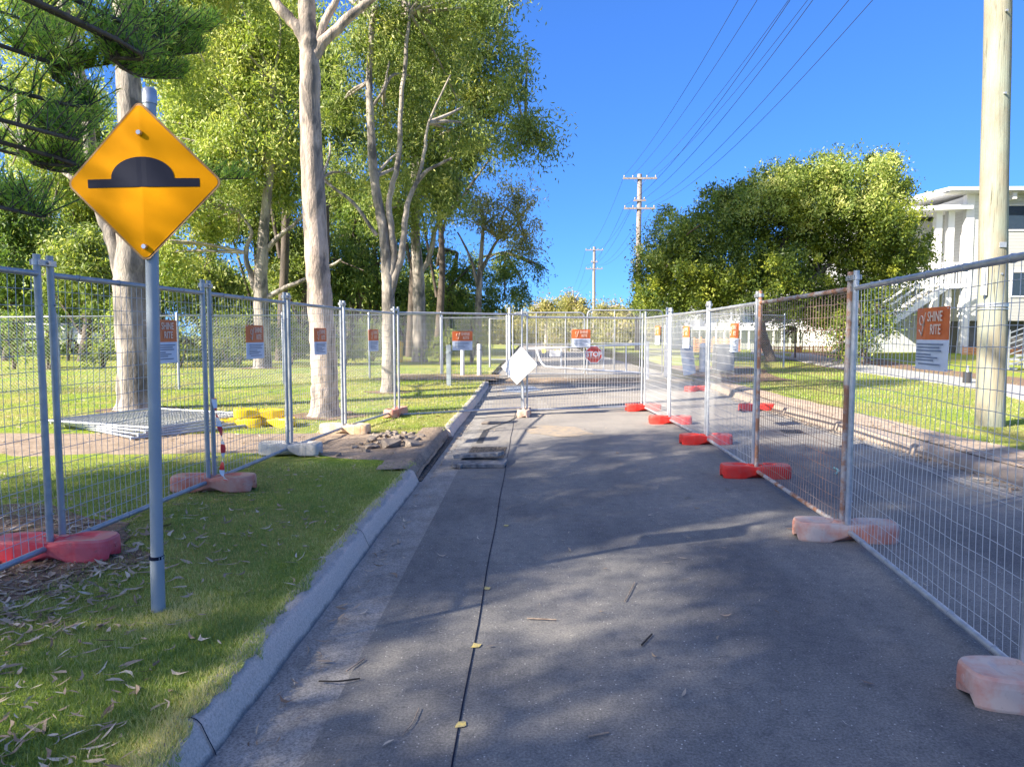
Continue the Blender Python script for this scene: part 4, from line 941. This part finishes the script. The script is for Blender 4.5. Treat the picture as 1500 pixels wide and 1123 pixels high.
# ---------------------------------------------------------------- trees
def tree(name, label, base, trunkpts, r0, r1, limbs, blobs, leaf, bark_, group='gum trees on the left lawn', flare=.0, cat='tree', **kw):
    """trunkpts/limbs: lists of points; blobs: (centre, radii)"""
    rt = root(name, label, cat, base, group); off = rt.location
    m = MB(); limb(m, trunkpts, r0, r1, 18, 7, .02, flare); part(m, 'trunk', M[bark_], rt)
    if limbs:
        m = MB()
        for pts, a, b in limbs: limb(m, pts, a, b, 8, 5, .12)
        part(m, 'limbs', M[bark_], rt)
    m = MB()
    for c, r in blobs:
        c = Vector(c); root_ = min((Vector(p) for p in list(trunkpts)[len(trunkpts)//3:]+[p for l in (limbs or []) for p in l[0][1:]]), key=lambda p: (p-c).length)
        for k in range(3 if cat == 'tree' else 2):
            e = c+Vector((random.gauss(0, .55)*r[0], random.gauss(0, .55)*r[1], random.gauss(.1, .5)*r[2])); mid_ = root_.lerp(e, .5)+Vector((random.gauss(0, .12), random.gauss(0, .12), .12))*r[0]
            w_ = .012+.0007*base[1]; m.tube(spline([root_, mid_, e], 3), [w_*2.2-w_*1.5*i/6 for i in range(7)], 4, False)
    part(m, 'twigs', M['palebark'] if bark_ != 'darkbark' else M[bark_], rt)
    foliage('crown', [(tuple(c), r) for c, r in blobs], M[leaf], rt, off=tuple(off), **kw)
    return rt
def PB(px_, py_, Y, rx, rz=None, ry=None):
    s = Y/1000; rz = rz or rx; return (W(px_, py_, Y), (rx*s, (ry or (rx+rz)/2)*s, rz*s))
def up(p, dx, dy, dz): return Vector(p)+Vector((dx, dy, dz))
# T1: forked gum left of the sign
Y = 12.72; b = Vector((-7.45, Y, .1))
tree('gum_tree', 'pale gum trunk forking behind the yellow sign', b, [b, W(198, 520, Y), W(190, 440, Y), W(192, 360, Y), W(194, 240, Y), W(188, 120, Y), W(180, 0, Y), W(170, -180, Y)], .33, .16,
     [([W(188, 430, Y), W(168, 360, Y), W(148, 300, Y), W(132, 200, Y), W(105, 60, Y), W(80, -60, Y)], .17, .08),
      ([W(185, 60, Y), W(230, -40, Y+.5), W(300, -130, Y+1)], .09, .03), ([W(150, 300, Y), W(90, 250, Y+.4), W(30, 210, Y+1)], .06, .02)],
     [PB(60, 20, 14, 110, 70), PB(300, -30, 13.5, 100, 60), PB(180, -120, 13, 150, 80), PB(30, 120, 15, 70, 60), PB(260, 80, 15, 60, 60), PB(60, 215, 16, 70, 45)], 'leafbright', 'greygum', flare=.1, dens=5.5, per=64, L=.16, wd=.042)
# T2: big cream gum
Y = 11.93; b = Vector((-3.61, Y, .1))
tree('gum_tree', 'large smooth cream gum trunk inside the left fence', b, [b, W(476, 570, Y), W(474, 520, Y), W(468, 430, Y), W(462, 330, Y), W(455, 200, Y), W(454, 110, Y), W(452, 60, Y), W(448, -20, Y), W(440, -200, Y)], .25, .125,
     [([W(454, 70, Y), W(435, 40, Y), W(408, 10, Y), W(370, -50, Y), W(320, -120, Y)], .12, .05),
      ([W(457, 85, Y), W(480, 55, Y), W(515, 22, Y), W(548, -5, Y), W(610, -60, Y)], .11, .05), ([W(460, 75, Y), W(478, 30, Y), W(496, -10, Y), W(520, -90, Y)], .085, .04)],
     [PB(300, -140, 12.5, 110, 70), PB(520, -170, 12, 130, 70), PB(650, -90, 13, 90, 55), PB(420, -230, 12, 120, 60)], 'leafgum', 'gum', flare=.10, dens=3.6, per=55)
# T3: trunk at 385
Y = 26.9; b = Vector((-10.6, Y, .1))
tree('gum_tree', 'pale forked gum at the back of the lawn left of the large trunk', b, [b, W(384, 480, Y), W(382, 430, Y), W(384, 380, Y), W(388, 320, Y), W(396, 240, Y), W(400, 120, Y)], .34, .12,
     [([W(382, 440, Y), W(368, 405, Y), W(360, 370, Y), W(368, 340, Y), W(350, 310, Y)], .14, .05), ([W(384, 442, Y), W(410, 425, Y), W(450, 408, Y), W(500, 380, Y)], .13, .05), ([W(386, 370, Y), W(410, 345, Y), W(435, 325, Y), W(470, 280, Y)], .12, .04)],
     [PB(250, 290, 26, 60, 50), PB(320, 230, 26, 75, 60), PB(400, 190, 27, 70, 70), PB(330, 130, 27, 90, 60), PB(270, 180, 27, 70, 55), PB(380, 70, 27, 90, 60), PB(290, 60, 27, 80, 60), PB(420, 270, 28, 40, 45), PB(300, 330, 28, 55, 40), PB(240, 380, 27, 50, 40), PB(340, -10, 27, 110, 50)], 'leafbright', 'greygum', flare=.1, dens=3.0, per=60, L=.24, wd=.075, clump=.65)
# T4 multi stem
Y = 16.7; b = Vector((-3.45, Y, .1))
tree('gum_tree', 'slender many stemmed gum beside the cross fence corner', b, [b, W(570, 520, Y), W(569, 450, Y), W(567, 400, Y), W(562, 340, Y), W(548, 260, Y), W(543, 180, Y), W(541, 120, Y), W(545, 30, Y)], .19, .06,
     [([W(569, 420, Y), W(578, 370, Y), W(570, 300, Y), W(582, 240, Y), W(590, 130, Y), W(600, 20, Y)], .10, .04), ([W(572, 430, Y), W(588, 370, Y), W(597, 300, Y), W(620, 255, Y), W(662, 232, Y)], .10, .03), ([W(612, 265, Y), W(622, 220, Y), W(628, 180, Y), W(660, 110, Y)], .05, .02), ([W(552, 345, Y), W(520, 300, Y), W(495, 280, Y), W(470, 262, Y)], .05, .03), ([W(575, 410, Y), W(590, 385, Y), W(593, 365, Y)], .035, .015), ([W(543, 160, Y), W(562, 130, Y), W(570, 90, Y)], .04, .02)],
     [PB(540, 60, 17, 75, 45), PB(500, 150, 17.5, 45, 50), PB(590, 160, 18, 55, 55), PB(640, 90, 18, 60, 60), PB(680, 190, 18, 35, 35), PB(560, 250, 18, 35, 45), PB(500, 250, 18, 35, 35), PB(600, 0, 17, 80, 50), PB(700, 10, 17.5, 55, 40)]+[((x, y, z), (2.6, 2.6, 1.8)) for x, y, z in ((-4, 21.5, 15), (-7, 20.5, 16), (-2.2, 23.2, 15.6), (-5.5, 23, 17), (-9, 22, 15.5), (-1.8, 20.5, 14.5))], 'leafgum', 'greygum', flare=.06, dens=4.6, per=58, L=.18, wd=.048, clump=.5)  # last six clumps, above the view, are added to shade the big bush
# T5 big right lobe
Y = 33.5; b = Vector((-5.38, Y, .1)); Yc = 30
tree('gum_tree', 'tall spreading gum whose dark crown reaches farthest over the road', b, [b, W(614, 470, Y), W(613, 400, Y), W(610, 370, Y), W(608, 300, Y), W(612, 200, Y), W(640, 90, Y)], .36, .14,
     [([W(614, 400, Y), W(628, 380, Y), W(640, 330, Y), W(668, 300, Y), W(720, 230, Y)], .16, .05), ([W(610, 250, Y), W(650, 180, Yc), W(690, 110, Yc), W(730, 60, Yc)], .14, .05), ([W(640, 200, Y), W(700, 180, Yc), W(770, 190, Yc)], .1, .04)],
     [PB(770, 195, 28, 50, 35), PB(745, 120, 28, 45, 45), PB(700, 60, 28, 50, 45), PB(720, -10, 28, 45, 35), PB(650, 130, 29, 60, 50), PB(640, 20, 29, 70, 60), PB(690, 220, 30, 50, 40), PB(640, 290, 31, 50, 45), PB(700, 150, 29, 50, 45), PB(580, 300, 33, 50, 50), PB(800, 205, 28, 22, 18), PB(600, 200, 30, 60, 60)], 'leafgum', 'greygum', flare=.1, dens=2.9, per=58, L=.26, wd=.078, clump=.65)
# T6 olive tree near gate
Y = 44; b = W(700, 520, Y); b.z = .2
tree('gum_tree', 'olive yellow gum beyond the fence just left of the gates', b, [b, W(700, 470, Y), W(703, 400, Y), W(708, 330, Y)], .30, .1,
     [([W(702, 430, Y), W(690, 380, Y), W(670, 340, Y)], .12, .05), ([W(703, 400, Y), W(730, 350, Y), W(760, 320, Y)], .12, .05)],
     [PB(760, 285, 43, 35, 28), PB(740, 330, 43, 45, 35), PB(770, 350, 44, 28, 25), PB(700, 300, 44, 40, 35)], 'leafolive', 'greygum', flare=.1, dens=1.3, per=48, L=.32, wd=.09, clump=.7)
Y = 48; b = W(655, 520, Y); b.z = .2
tree('gum_tree', 'dense green tree low behind the fence left of the gates', b, [b, W(660, 430, Y), W(670, 370, Y)], .3, .12, [([W(662, 420, Y), W(700, 380, Y), W(740, 370, Y)], .12, .05)],
     [PB(740, 395, 46, 45, 35), PB(680, 400, 47, 50, 40), PB(620, 370, 48, 45, 45), PB(765, 430, 45, 26, 22), PB(660, 450, 48, 60, 30), PB(720, 445, 46, 45, 25), PB(790, 395, 46, 12, 12)], 'leafdark', 'darkbark', dens=1.4, per=48, L=.32, wd=.10, clump=.7)
# background rows on the left
bgd = [(300, 150, 36, 70, 90, 'leafbright', 'tall yellow green tree high between the sign and the large cream trunk'), (410, 60, 34, 70, 80, 'leafbright', 'high leafy tree directly behind the fork of the large cream trunk'),
       (600, 90, 40, 70, 80, 'leafgum', 'tall green tree high right of the many stemmed gum'), (640, 250, 40, 50, 60, 'leafgum', 'green tree behind the spreading gum'), (370, 290, 40, 70, 70, 'leafgum', 'mid green tree behind the pale forked gum'), (10, 400, 34, 60, 60, 'leafdark', 'dark tree at the far left border behind the hedge'), (510, 290, 46, 60, 60, 'leafgum', 'green tree seen through the stems of the slender gum'), (130, 310, 44, 70, 70, 'leafgum', 'mid green tree behind the forked trunk'),
       (20, 330, 36, 90, 70, 'leafdark', 'dark tree behind the hedge at the far left'), (120, 400, 33, 70, 60, 'leafgum', 'rounded green tree left of the forked trunk'),
       (60, 200, 40, 90, 80, 'leafbright', 'tall bright tree high at the far left'), (230, 400, 38, 60, 70, 'leafdark', 'dark tree behind the speed hump sign post'), (300, 410, 36, 60, 50, 'leafgum', 'broad green tree between the sign post and the forked gum'),
       (180, 250, 42, 90, 80, 'leafbright', 'tall yellow green tree behind the yellow sign'), (440, 370, 40, 60, 70, 'leafgum', 'mid green tree directly behind the large cream trunk'),
       (520, 400, 42, 50, 60, 'leafdark', 'dark pine like tree right of the large cream trunk'), (470, 150, 38, 80, 90, 'leafgum', 'tall green tree high behind the large cream trunk'), (545, 330, 44, 50, 60, 'leafdark', 'dark tree behind the many stemmed gum'),
       (590, 430, 44, 40, 40, 'leafdark', 'low dark tree behind the cross fence corner')]
for i, (x_, y_, Y, rx, rz, lf, lb) in enumerate(bgd):
    b = W(x_, 525, Y); b.z = .15; tp = W(x_, y_, Y)
    bl = [PB(x_, y_, Y, rx*.8, rz*.8)]+[PB(x_+rx*random.uniform(-.8, .8), y_+rz*random.uniform(-.75, .8), Y+random.uniform(-1, 1), rx*.45, rz*.42) for k in range(6)]
    tree('background_tree', lb, b, [b, (b+tp)/2+Vector((.3, 0, 0)), tp], .26, .1, [([(b+tp)/2, tp+Vector((rx*.02, 0, 0))], .1, .04), ([(b*2+tp)/3, tp+Vector((-rx*.025, 0, -.5))], .1, .04)], bl, lf, 'darkbark', 'trees behind the lawn', dens=2.0, per=52, L=.32, wd=.11, clump=.8, fill=.6)
hedge = [(20, 478, 26, 45, 34, 'leafdark', 'dark hedge bush at the far left edge'), (70, 500, 25, 40, 26, 'leafdark', 'dark shrub left of the white car'), (150, 500, 26, 30, 32, 'leafbright', 'bright yellow green shrub right of the white car'), (200, 470, 28, 40, 40, 'leafbright', 'bright shrub behind the forked trunk'),
         (262, 500, 27, 38, 34, 'leafgum', 'green shrub right of the speed hump sign post'), (318, 498, 28, 34, 34, 'leafgum', 'green shrub left of the pale forked gum'), (350, 480, 30, 30, 36, 'leafgum', 'pale green shrub directly beside the pale forked gum'),
         (425, 495, 29, 38, 32, 'leafgum', 'green shrub left of the large cream trunk'), (505, 500, 31, 40, 28, 'leafgum', 'green shrub right of the large cream trunk'), (545, 500, 34, 34, 26, 'leafgum', 'low green shrub behind the many stemmed gum'), (645, 505, 30, 26, 22, 'leafbright', 'fresh green shrub behind the chain link fence post'), (690, 488, 32, 24, 22, 'leafgum', 'green shrub behind the cross fence sign'), (100, 440, 34, 60, 40, 'leafdark', 'tall dark hedge behind the white car')]
for x_, y_, Y, rx, rz, lf, lb in hedge:
    b = W(x_, 540, Y); b.z = .12; tp = W(x_, y_, Y)
    bl = [PB(x_, y_+4, Y, rx*.85, rz*.9)]+[PB(x_+rx*random.uniform(-.8, .8), y_+rz*random.uniform(-.7, .8), Y+random.uniform(-.6, .6), rx*.5, rz*.45) for k in range(4)]
    tree('shrub', lb, b, [b, (b+tp)/2, tp], .07, .03, [([b, tp+Vector((.4, 0, 0))], .05, .02)], bl, lf, 'darkbark', 'shrubs along the back of the lawn', cat='shrub', dens=2.6, per=44, L=.17, wd=.07, clump=.45, fill=.5)
# distant trees beyond the gates
for x_, y_, Y, rx, rz, lb in ((800, 452, 72, 26, 16, 'left one of the hazy olive trees beyond the gates'), (840, 446, 76, 26, 16, 'middle olive tree beyond the gates under the distant pole'), (885, 455, 72, 28, 15, 'right one of the olive trees beyond the gates'), (925, 462, 68, 22, 16, 'low olive tree beyond the gates next to the big bush'), (830, 480, 62, 40, 16, 'low scrub directly behind the gates'), (905, 482, 60, 36, 14, 'low scrub behind the right gate leaf')):
    b = W(x_, 505, Y); b.z = 0; tp = W(x_, y_, Y)
    bl = [PB(x_, y_, Y, rx, rz)]+[PB(x_+rx*random.uniform(-.8, .8), y_+rz*random.uniform(-.6, .9), Y, rx*.5, rz*.5) for k in range(4)]
    tree('distant_tree', lb, b, [b, tp], .2, .1, [], bl, 'leafolive', 'greygum', 'olive trees beyond the gates', dens=.9, per=44, L=.42, wd=.16, clump=.9)
# far-off woodland closing the horizon
def wood(x0, x1, y0, y1, hh, n):
    bl = []
    for i in range(n):
        x = random.uniform(x0, x1); y = random.uniform(y0, y1); h_ = hh*random.uniform(.7, 1.1); bl.append(((x, y, h_*.5), (3.4, 3.4, h_*.52)))
    return bl
struct(foliage('woodland', wood(-75, -6, 52, 62, 8, 46)+wood(-60, -24, 44, 50, 9, 16), M['leafgum'], None, dens=.9, per=34, L=.5, wd=.22, clump=1.1, fill=.4), 'stuff')
struct(foliage('woodland', wood(-9, 60, 96, 110, 6, 30), M['leafolive'], None, dens=.6, per=34, L=.6, wd=.28, clump=1.2, fill=.4), 'stuff')
# big bush on the right
Y = 30; b = Vector((10.6, Y, .3))
bb = [(990, 420, 55, 50), (960, 400, 45, 45), (1040, 370, 70, 60), (1000, 345, 45, 40), (1100, 330, 80, 65), (1170, 300, 70, 55), (1230, 290, 75, 50), (1285, 285, 48, 42), (1200, 380, 95, 80), (1290, 370, 70, 60), (1310, 320, 40, 35), (1120, 410, 90, 50), (1030, 430, 60, 30), (1240, 440, 60, 40), (1180, 260, 60, 28), (1300, 245, 26, 20), (1150, 275, 40, 25), (1080, 290, 45, 25), (950, 440, 30, 26), (1330, 385, 35, 30), (1060, 445, 40, 18), (1150, 452, 45, 20), (1220, 462, 36, 20)]
tree('bush_tree', 'broad dense evergreen tree right of the gates with yellow green top', b, [b, W(1114, 470, Y), W(1130, 400, Y), W(1160, 330, Y)], .22, .1,
     [([W(1118, 480, Y), W(1060, 420, Y), W(1000, 380, Y)], .12, .04), ([W(1120, 470, Y), W(1200, 400, Y), W(1270, 340, Y)], .14, .05)],
     [PB(x, y, Y+random.uniform(-2, 2), rx, rz) for x, y, rx, rz in bb], 'leafbush', 'darkbark', None, dens=6.0, per=52, L=.17, wd=.085, clump=.42, droop=-.15, fill=.38)
bush = [o for o in COL.objects if o.get('category') == 'tree' and o.name.startswith('bush_tree')][0]
foliage('sunlit_top_leaves', [PB(x, y, 28.6, rx, rz) for x, y, rx, rz in ((1000, 335, 40, 20), (1080, 300, 50, 24), (1160, 268, 55, 24), (1230, 255, 50, 26), (1290, 245, 28, 24), (1200, 300, 70, 26), (960, 375, 25, 16), (1270, 290, 40, 22))], M['leafbright'], bush, off=tuple(bush.location), dens=3.4, per=44, L=.18, wd=.07, clump=.4, droop=-.5, fill=.5)  # brighter leaves put the sunlit top of the crown into colour
Y = 27; b = W(1265, 522, Y); b.z = vz(b.x, Y)
tree('shrub', 'low dark hanging shrub under the right side of the big bush', b, [b, W(1262, 470, Y), W(1255, 430, Y)], .07, .03, [([b, W(1285, 450, Y)], .05, .02)],
     [PB(1255, 500, Y, 30, 26), PB(1285, 470, Y, 26, 26), PB(1240, 475, Y, 24, 26), PB(1290, 440, Y, 25, 20), PB(1225, 505, Y, 14, 12), PB(1200, 450, Y+2, 30, 18), PB(1300, 480, Y, 14, 16)], 'leafbush', 'darkbark', None, cat='shrub', dens=4.4, per=40, L=.15, wd=.08, clump=.42, droop=.2)
Y = 33; b = W(1165, 500, Y); b.z = vz(b.x, Y)
tree('shrub', 'small sparse garden shrub left of the steps below the big bush', b, [b, W(1165, 480, Y)], .05, .02, [], [PB(1165, 478, Y, 18, 12), PB(1150, 487, Y, 10, 8)], 'leafolive', 'darkbark', None, cat='shrub', dens=2, per=36, L=.15, wd=.07, clump=.4)

# ---------------------------------------------------------------- Norfolk pine reaching in at the upper left
tb = Vector((-7.6, .6, .1)); rt = root('norfolk_pine', 'norfolk pine with long plumed branches reaching in at the upper left', 'tree', tb)
part(MB().tube([tb, tb+Vector((0, 0, 8)), tb+Vector((0, 0, 17))], [.32, .22, .05], 14), 'trunk', M['darkbark'], rt)
mbr = MB(); NP = []; ND = []; NR = []; mst = MB()
def plume(base, d, L):
    """an upright branchlet thickly set with short needles"""
    d = d.normalized(); n = 34; ts = RNG.random(n); P = np.array(base)[None]+np.array(d)[None]*(ts*L)[:, None]
    dd = unit(RNG.normal(size=(n, 3))*.55+np.array(d)[None]*.9); NP.append(P); ND.append(dd); NR.append(np.clip(RNG.normal(.4, .2, n)+ts*.2, 0, 1))
    mst.tube([base, Vector(base)+d*L], [.006, .003], 3, False)
def branch(pts, r=.020, spread=.34):
    q = spline(pts, 14); mb_ = MB(); limb(mb_, pts, r, .006, 7, 6, .15); part(mb_, 'branch', M['darkbark'], rt); n = len(q)
    for i in range(int(n*.10), n):
        t = i/n; ax = (q[min(i+1, n-1)]-q[i-1]).normalized(); sd_ = ax.cross(Vector((0, 0, 1))).normalized()
        for s in (-1, 1):
            for k in range(2):
                Lb = spread*(1.2-.6*t)*random.uniform(.5, 1.2); v = sd_*s*random.uniform(.1, .9)+Vector((0, 0, random.uniform(.35, 1.1)))+ax*random.uniform(.05, .6)
                b0 = q[i]+ax*random.uniform(-.05, .05); plume(b0, v, Lb)
br = [([tb+Vector((0, 0, 3.9)), W(0, 128, 4.6), W(80, 108, 5.0), W(170, 92, 5.3)],), ([tb+Vector((0, 0, 5.0)), W(60, 10, 4.6), W(150, 55, 5.2), W(230, 80, 5.6), W(290, 78, 5.9)],),
      ([tb+Vector((0, 0, 5.3)), W(110, 0, 4.9), W(200, 35, 5.4), W(260, 50, 5.7), W(305, 46, 6.0)],), ([tb+Vector((0, 0, 4.8)), W(70, 10, 4.5), W(165, 88, 5.0), W(205, 112, 5.4), W(262, 115, 5.8)],),
      ([tb+Vector((0, 0, 3.4)), W(-10, 205, 4.7), W(50, 240, 5.0), W(110, 252, 5.4), W(200, 240, 6.2)],), ([tb+Vector((0, 0, 3.6)), W(-20, 170, 4.4), W(60, 185, 4.9), W(140, 175, 5.4)],),
      ([tb+Vector((0, 0, 4.1)), W(-20, 60, 4.6), W(30, 75, 5.0), W(90, 55, 5.5)],), ([tb+Vector((0, 0, 3.2)), W(-60, 290, 4.6), W(0, 300, 5.0), W(35, 290, 5.4)],), ([tb+Vector((0, 0, 3.5)), W(120, 250, 6.5), W(260, 262, 7.2), W(355, 262, 7.8)],),
      ([tb+Vector((0, 0, 4.4)), W(-20, 10, 5.2), W(40, 30, 5.8)],)]
for (p_,) in br: branch(p_)
for z in np.arange(7.6, 15.5, 1.5):        # whorls up the trunk (out of view, they shade the verge and sign)
    for k in range(5):
        a = k*2*math.pi/5+z*1.1; L = 3.4*(1-(z-3)/16)
        tip = tb+Vector((math.cos(a)*L, math.sin(a)*L, z+.2))
        # keep the layer that would cross the picture to the branches built above
        if z < 7.5 and math.cos(a) > -.2 and math.sin(a) > -.35: continue
        branch([tb+Vector((0, 0, z)), tb+Vector((math.cos(a)*L*.5, math.sin(a)*L*.5, z-.15)), tip], .04, .45)
part(mst, 'twigs', M['darkbark'], rt)
P = np.concatenate(NP); D = np.concatenate(ND); n = len(P); V, Q = leafquads(P, .055*(.7+.6*RNG.random(n)), np.full(n, .007), D); V -= np.array(tb)
npmesh('needles', V, Q, M['needle'], np.repeat(np.concatenate(NR), 4), rt)

# ---------------------------------------------------------------- trees beside and behind the camera: they throw the shade over the foreground
random.seed(21); RNG = np.random.default_rng(5)
def shade_tree(x, y, H, rad, label):
    b = Vector((x, y, .1)); bl = []
    for k in range(11):
        a = random.uniform(0, 6.28); rr = rad*random.uniform(.2, .85); bl.append(((x+rr*math.cos(a), y+rr*math.sin(a), H*random.uniform(.5, .95)), (rad*.42, rad*.42, rad*.34)))
    return tree('gum_tree', label, b, [b, b+Vector((.2, .1, H*.4)), b+Vector((0, 0, H*.8))], .3, .1, [([b+Vector((0, 0, H*.4)), Vector(c)], .1, .03) for c, r in bl[:6]], bl, 'leafgum', 'greygum', 'trees out of frame beside the road', dens=.85, per=60, L=.22, wd=.09, clump=.6, gap=1, fill=.8)
SH = [(-12.5, -6.2, 14, 4.6), (-16.0, -4.6, 15, 4.6), (-13.5, -12.0, 15, 4.6), (-9.0, -7.8, 11, 3.8), (-12.5, -.6, 12, 3.2)]
for i, (x, y, H, rd) in enumerate(SH): shade_tree(x, y, H, rd, ['nearest', 'second', 'third', 'fourth', 'fifth', 'sixth', 'seventh'][i]+' gum standing out of frame left of the road')

# ---------------------------------------------------------------- grass blades and fallen leaves
for x, y, rr in ((-7.45, 12.72, .75), (-3.61, 11.93, .8), (-3.45, 16.7, .6), (-10.6, 26.9, .9), (-5.38, 33.5, .9)):
    struct(blot('bark_litter_patch', [(x+rr*random.uniform(.7, 1.1)*math.cos(a), y+rr*random.uniform(.6, 1)*math.sin(a)) for a in [k*math.pi/5 for k in range(10)]], .012, M['mulch'], 3, .05, vz))
def blades(n, xr, yr, hgt, wid, pw, name='grass', bias=0):
    u = RNG.random(n); y = yr[0]*(yr[1]/yr[0])**u; x = xr[0](y)+(xr[1]-xr[0](y))*RNG.random(n)
    ok = ~((y > 7.5) & (y < 10.1) & (x < 0)); ok &= ~((x > -6) & (x < -2.6) & (y > 3.4) & (y < 5.2) & (RNG.random(n) < .8) & (x < -2.75))
    dens = .5+.5*np.sin(x*3.1+np.cos(y*2.3)*2)*np.sin(y*2.7+x); ok &= RNG.random(n) < .55+.45*dens; x = x[ok]; y = y[ok]; n = len(x)
    if xr[1] < 0: edge = -1.275+.075*np.clip((3.9-y)/1.9, 0, 1)+.018*np.sin(y*7)+.014*np.sin(y*17+1)+.012*np.sin(y*41); k_ = x < edge; x = x[k_]; y = y[k_]; n = len(x)
    z = np.array([vz(a, b_) for a, b_ in zip(x, y)]); P = np.stack([x, y, z-.004+.012*np.clip((x-KB+.06)/.05, 0, 1)*(xr[1] < 0)-.10*np.clip((x+1.215)/.05, 0, 1)*(xr[1] < 0)], 1)
    sc = np.maximum(1, y/5.0); h_ = hgt*(.5+RNG.random(n))*sc**.35; w_ = wid*sc
    ang = RNG.random(n)*6.283; side = np.stack([np.cos(ang), np.sin(ang), np.zeros(n)], 1); lean = np.stack([RNG.normal(0, .55, n), RNG.normal(0, .55, n), np.ones(n)], 1); lean = unit(lean)
    V = np.stack([P-side*w_[:, None], P+side*w_[:, None], P+lean*h_[:, None]], 1).reshape(-1, 3)
    rn = RNG.normal(.36+bias, .24, n)+.2*np.sin(x*2)*np.cos(y*1.7)+.16*np.sin(x*5.3+y*2)*np.sin(y*4.1-x)
    rn += .7*np.exp(-((x+1.8)**2+(y-3.35)**2)/.05)+.35*np.exp(-((x+1.3)/.10)**2)*(x < 0); rn = np.clip(rn, 0, 1)
    o = npmesh(name, V, np.arange(3*n).reshape(-1, 3), M['blade'], np.repeat(rn, 3), None, 3); return struct(o, 'stuff')
blades(300000, (lambda y: -.80*y-1.0, -1.16), (1.7, 9.5), .030, .0022, 1)
blades(60000, (lambda y: -.80*y-1.0, -1.16), (9.8, 26), .030, .0026, 1, bias=.2)
blades(45000, (lambda y: 0*y+5.9, 14.0), (6.5, 26), .030, .0026, 1, bias=.2)
def litter(n, f, L, name='leaf_litter', curl=.6):
    xs_, ys_ = f(n); n = len(xs_); z = np.array([(vz(a, b_) if (a < KB or a > 5.3) else g(b_)) for a, b_ in zip(xs_, ys_)])+.012+.014*RNG.random(n)*((xs_ < KB)|(xs_ > 5.3))
    a = RNG.random(n)*6.283; d = np.stack([np.cos(a), np.sin(a), RNG.normal(0, .16, n)], 1); d = unit(d); s = np.stack([-np.sin(a), np.cos(a), RNG.normal(0, .3, n)], 1); s = unit(s)
    Ln = L*(.5+.8*RNG.random(n)); w = Ln*(.04+.08*RNG.random(n)); P = np.stack([xs_, ys_, z], 1); cv = RNG.normal(0, curl, n)
    u_ = np.array([0, 0, 1.0])[None]*(.10*Ln*RNG.random(n))[:, None]
    ctr = [P-d*(Ln/2)[:, None]+s*(cv*Ln*.25)[:, None]+u_, P-d*(Ln/6)[:, None], P+d*(Ln/6)[:, None], P+d*(Ln/2)[:, None]+s*(cv*Ln*.3)[:, None]+u_]
    V = np.stack([ctr[0], ctr[1]-s*w[:, None], ctr[1]+s*w[:, None], ctr[2]-s*(w*.9)[:, None], ctr[2]+s*(w*.9)[:, None], ctr[3]], 1).reshape(-1, 3)
    k = np.arange(n)[:, None]*6; Q = np.concatenate([k+np.array([[0, 2, 1, 1]]), k+np.array([[1, 2, 4, 3]]), k+np.array([[3, 4, 5, 5]])], 0)
    # triangles stored as separate faces
    T3 = np.concatenate([k+np.array([[0, 2, 1]]), k+np.array([[1, 2, 4]]), k+np.array([[1, 4, 3]]), k+np.array([[3, 4, 5]])], 0)
    return struct(npmesh(name, V, T3, M['litter'], np.repeat(np.clip(RNG.normal(.5, .25, n), 0, 1), 6), None, 3), 'stuff')
def f1(n): y = 1.8*(9.0/1.8)**RNG.random(n); x = KB-.02-RNG.random(n)**.8*(.8*y+.6); ok = RNG.random(n) < .5+.5*np.sin(x*2.1+1)*np.cos(y*1.9); return x[ok], y[ok]
litter(5200, f1, .08)
def f2(n): x = -3.75+RNG.normal(0, .85, n); y = 3.9+RNG.normal(0, .75, n); ok = (x < -2.3+.4*RNG.random(n)) & (y > 2); return x[ok], y[ok]
litter(3000, f2, .10)
def f3(n): y = 2+RNG.random(n)*10; x = np.where(RNG.random(n) < .6, -1.10+np.abs(RNG.normal(0, .09, n)), -1.1+RNG.random(n)*5.2); return x, y
litter(330, f3, .07)
def f4(n): y = 4+RNG.random(n)*17; x = 4.8+np.abs(RNG.normal(0, .45, n)); return x, y
litter(2600, f4, .10)
def f5(n): y = 9+RNG.random(n)*14; x = -1.4-RNG.random(n)*12; return x, y
litter(3200, f5, .11)
def f6(n): y = 7.6+RNG.random(n)*2.3; x = -1.3-RNG.random(n)*6; return x, y
litter(260, f6, .06)
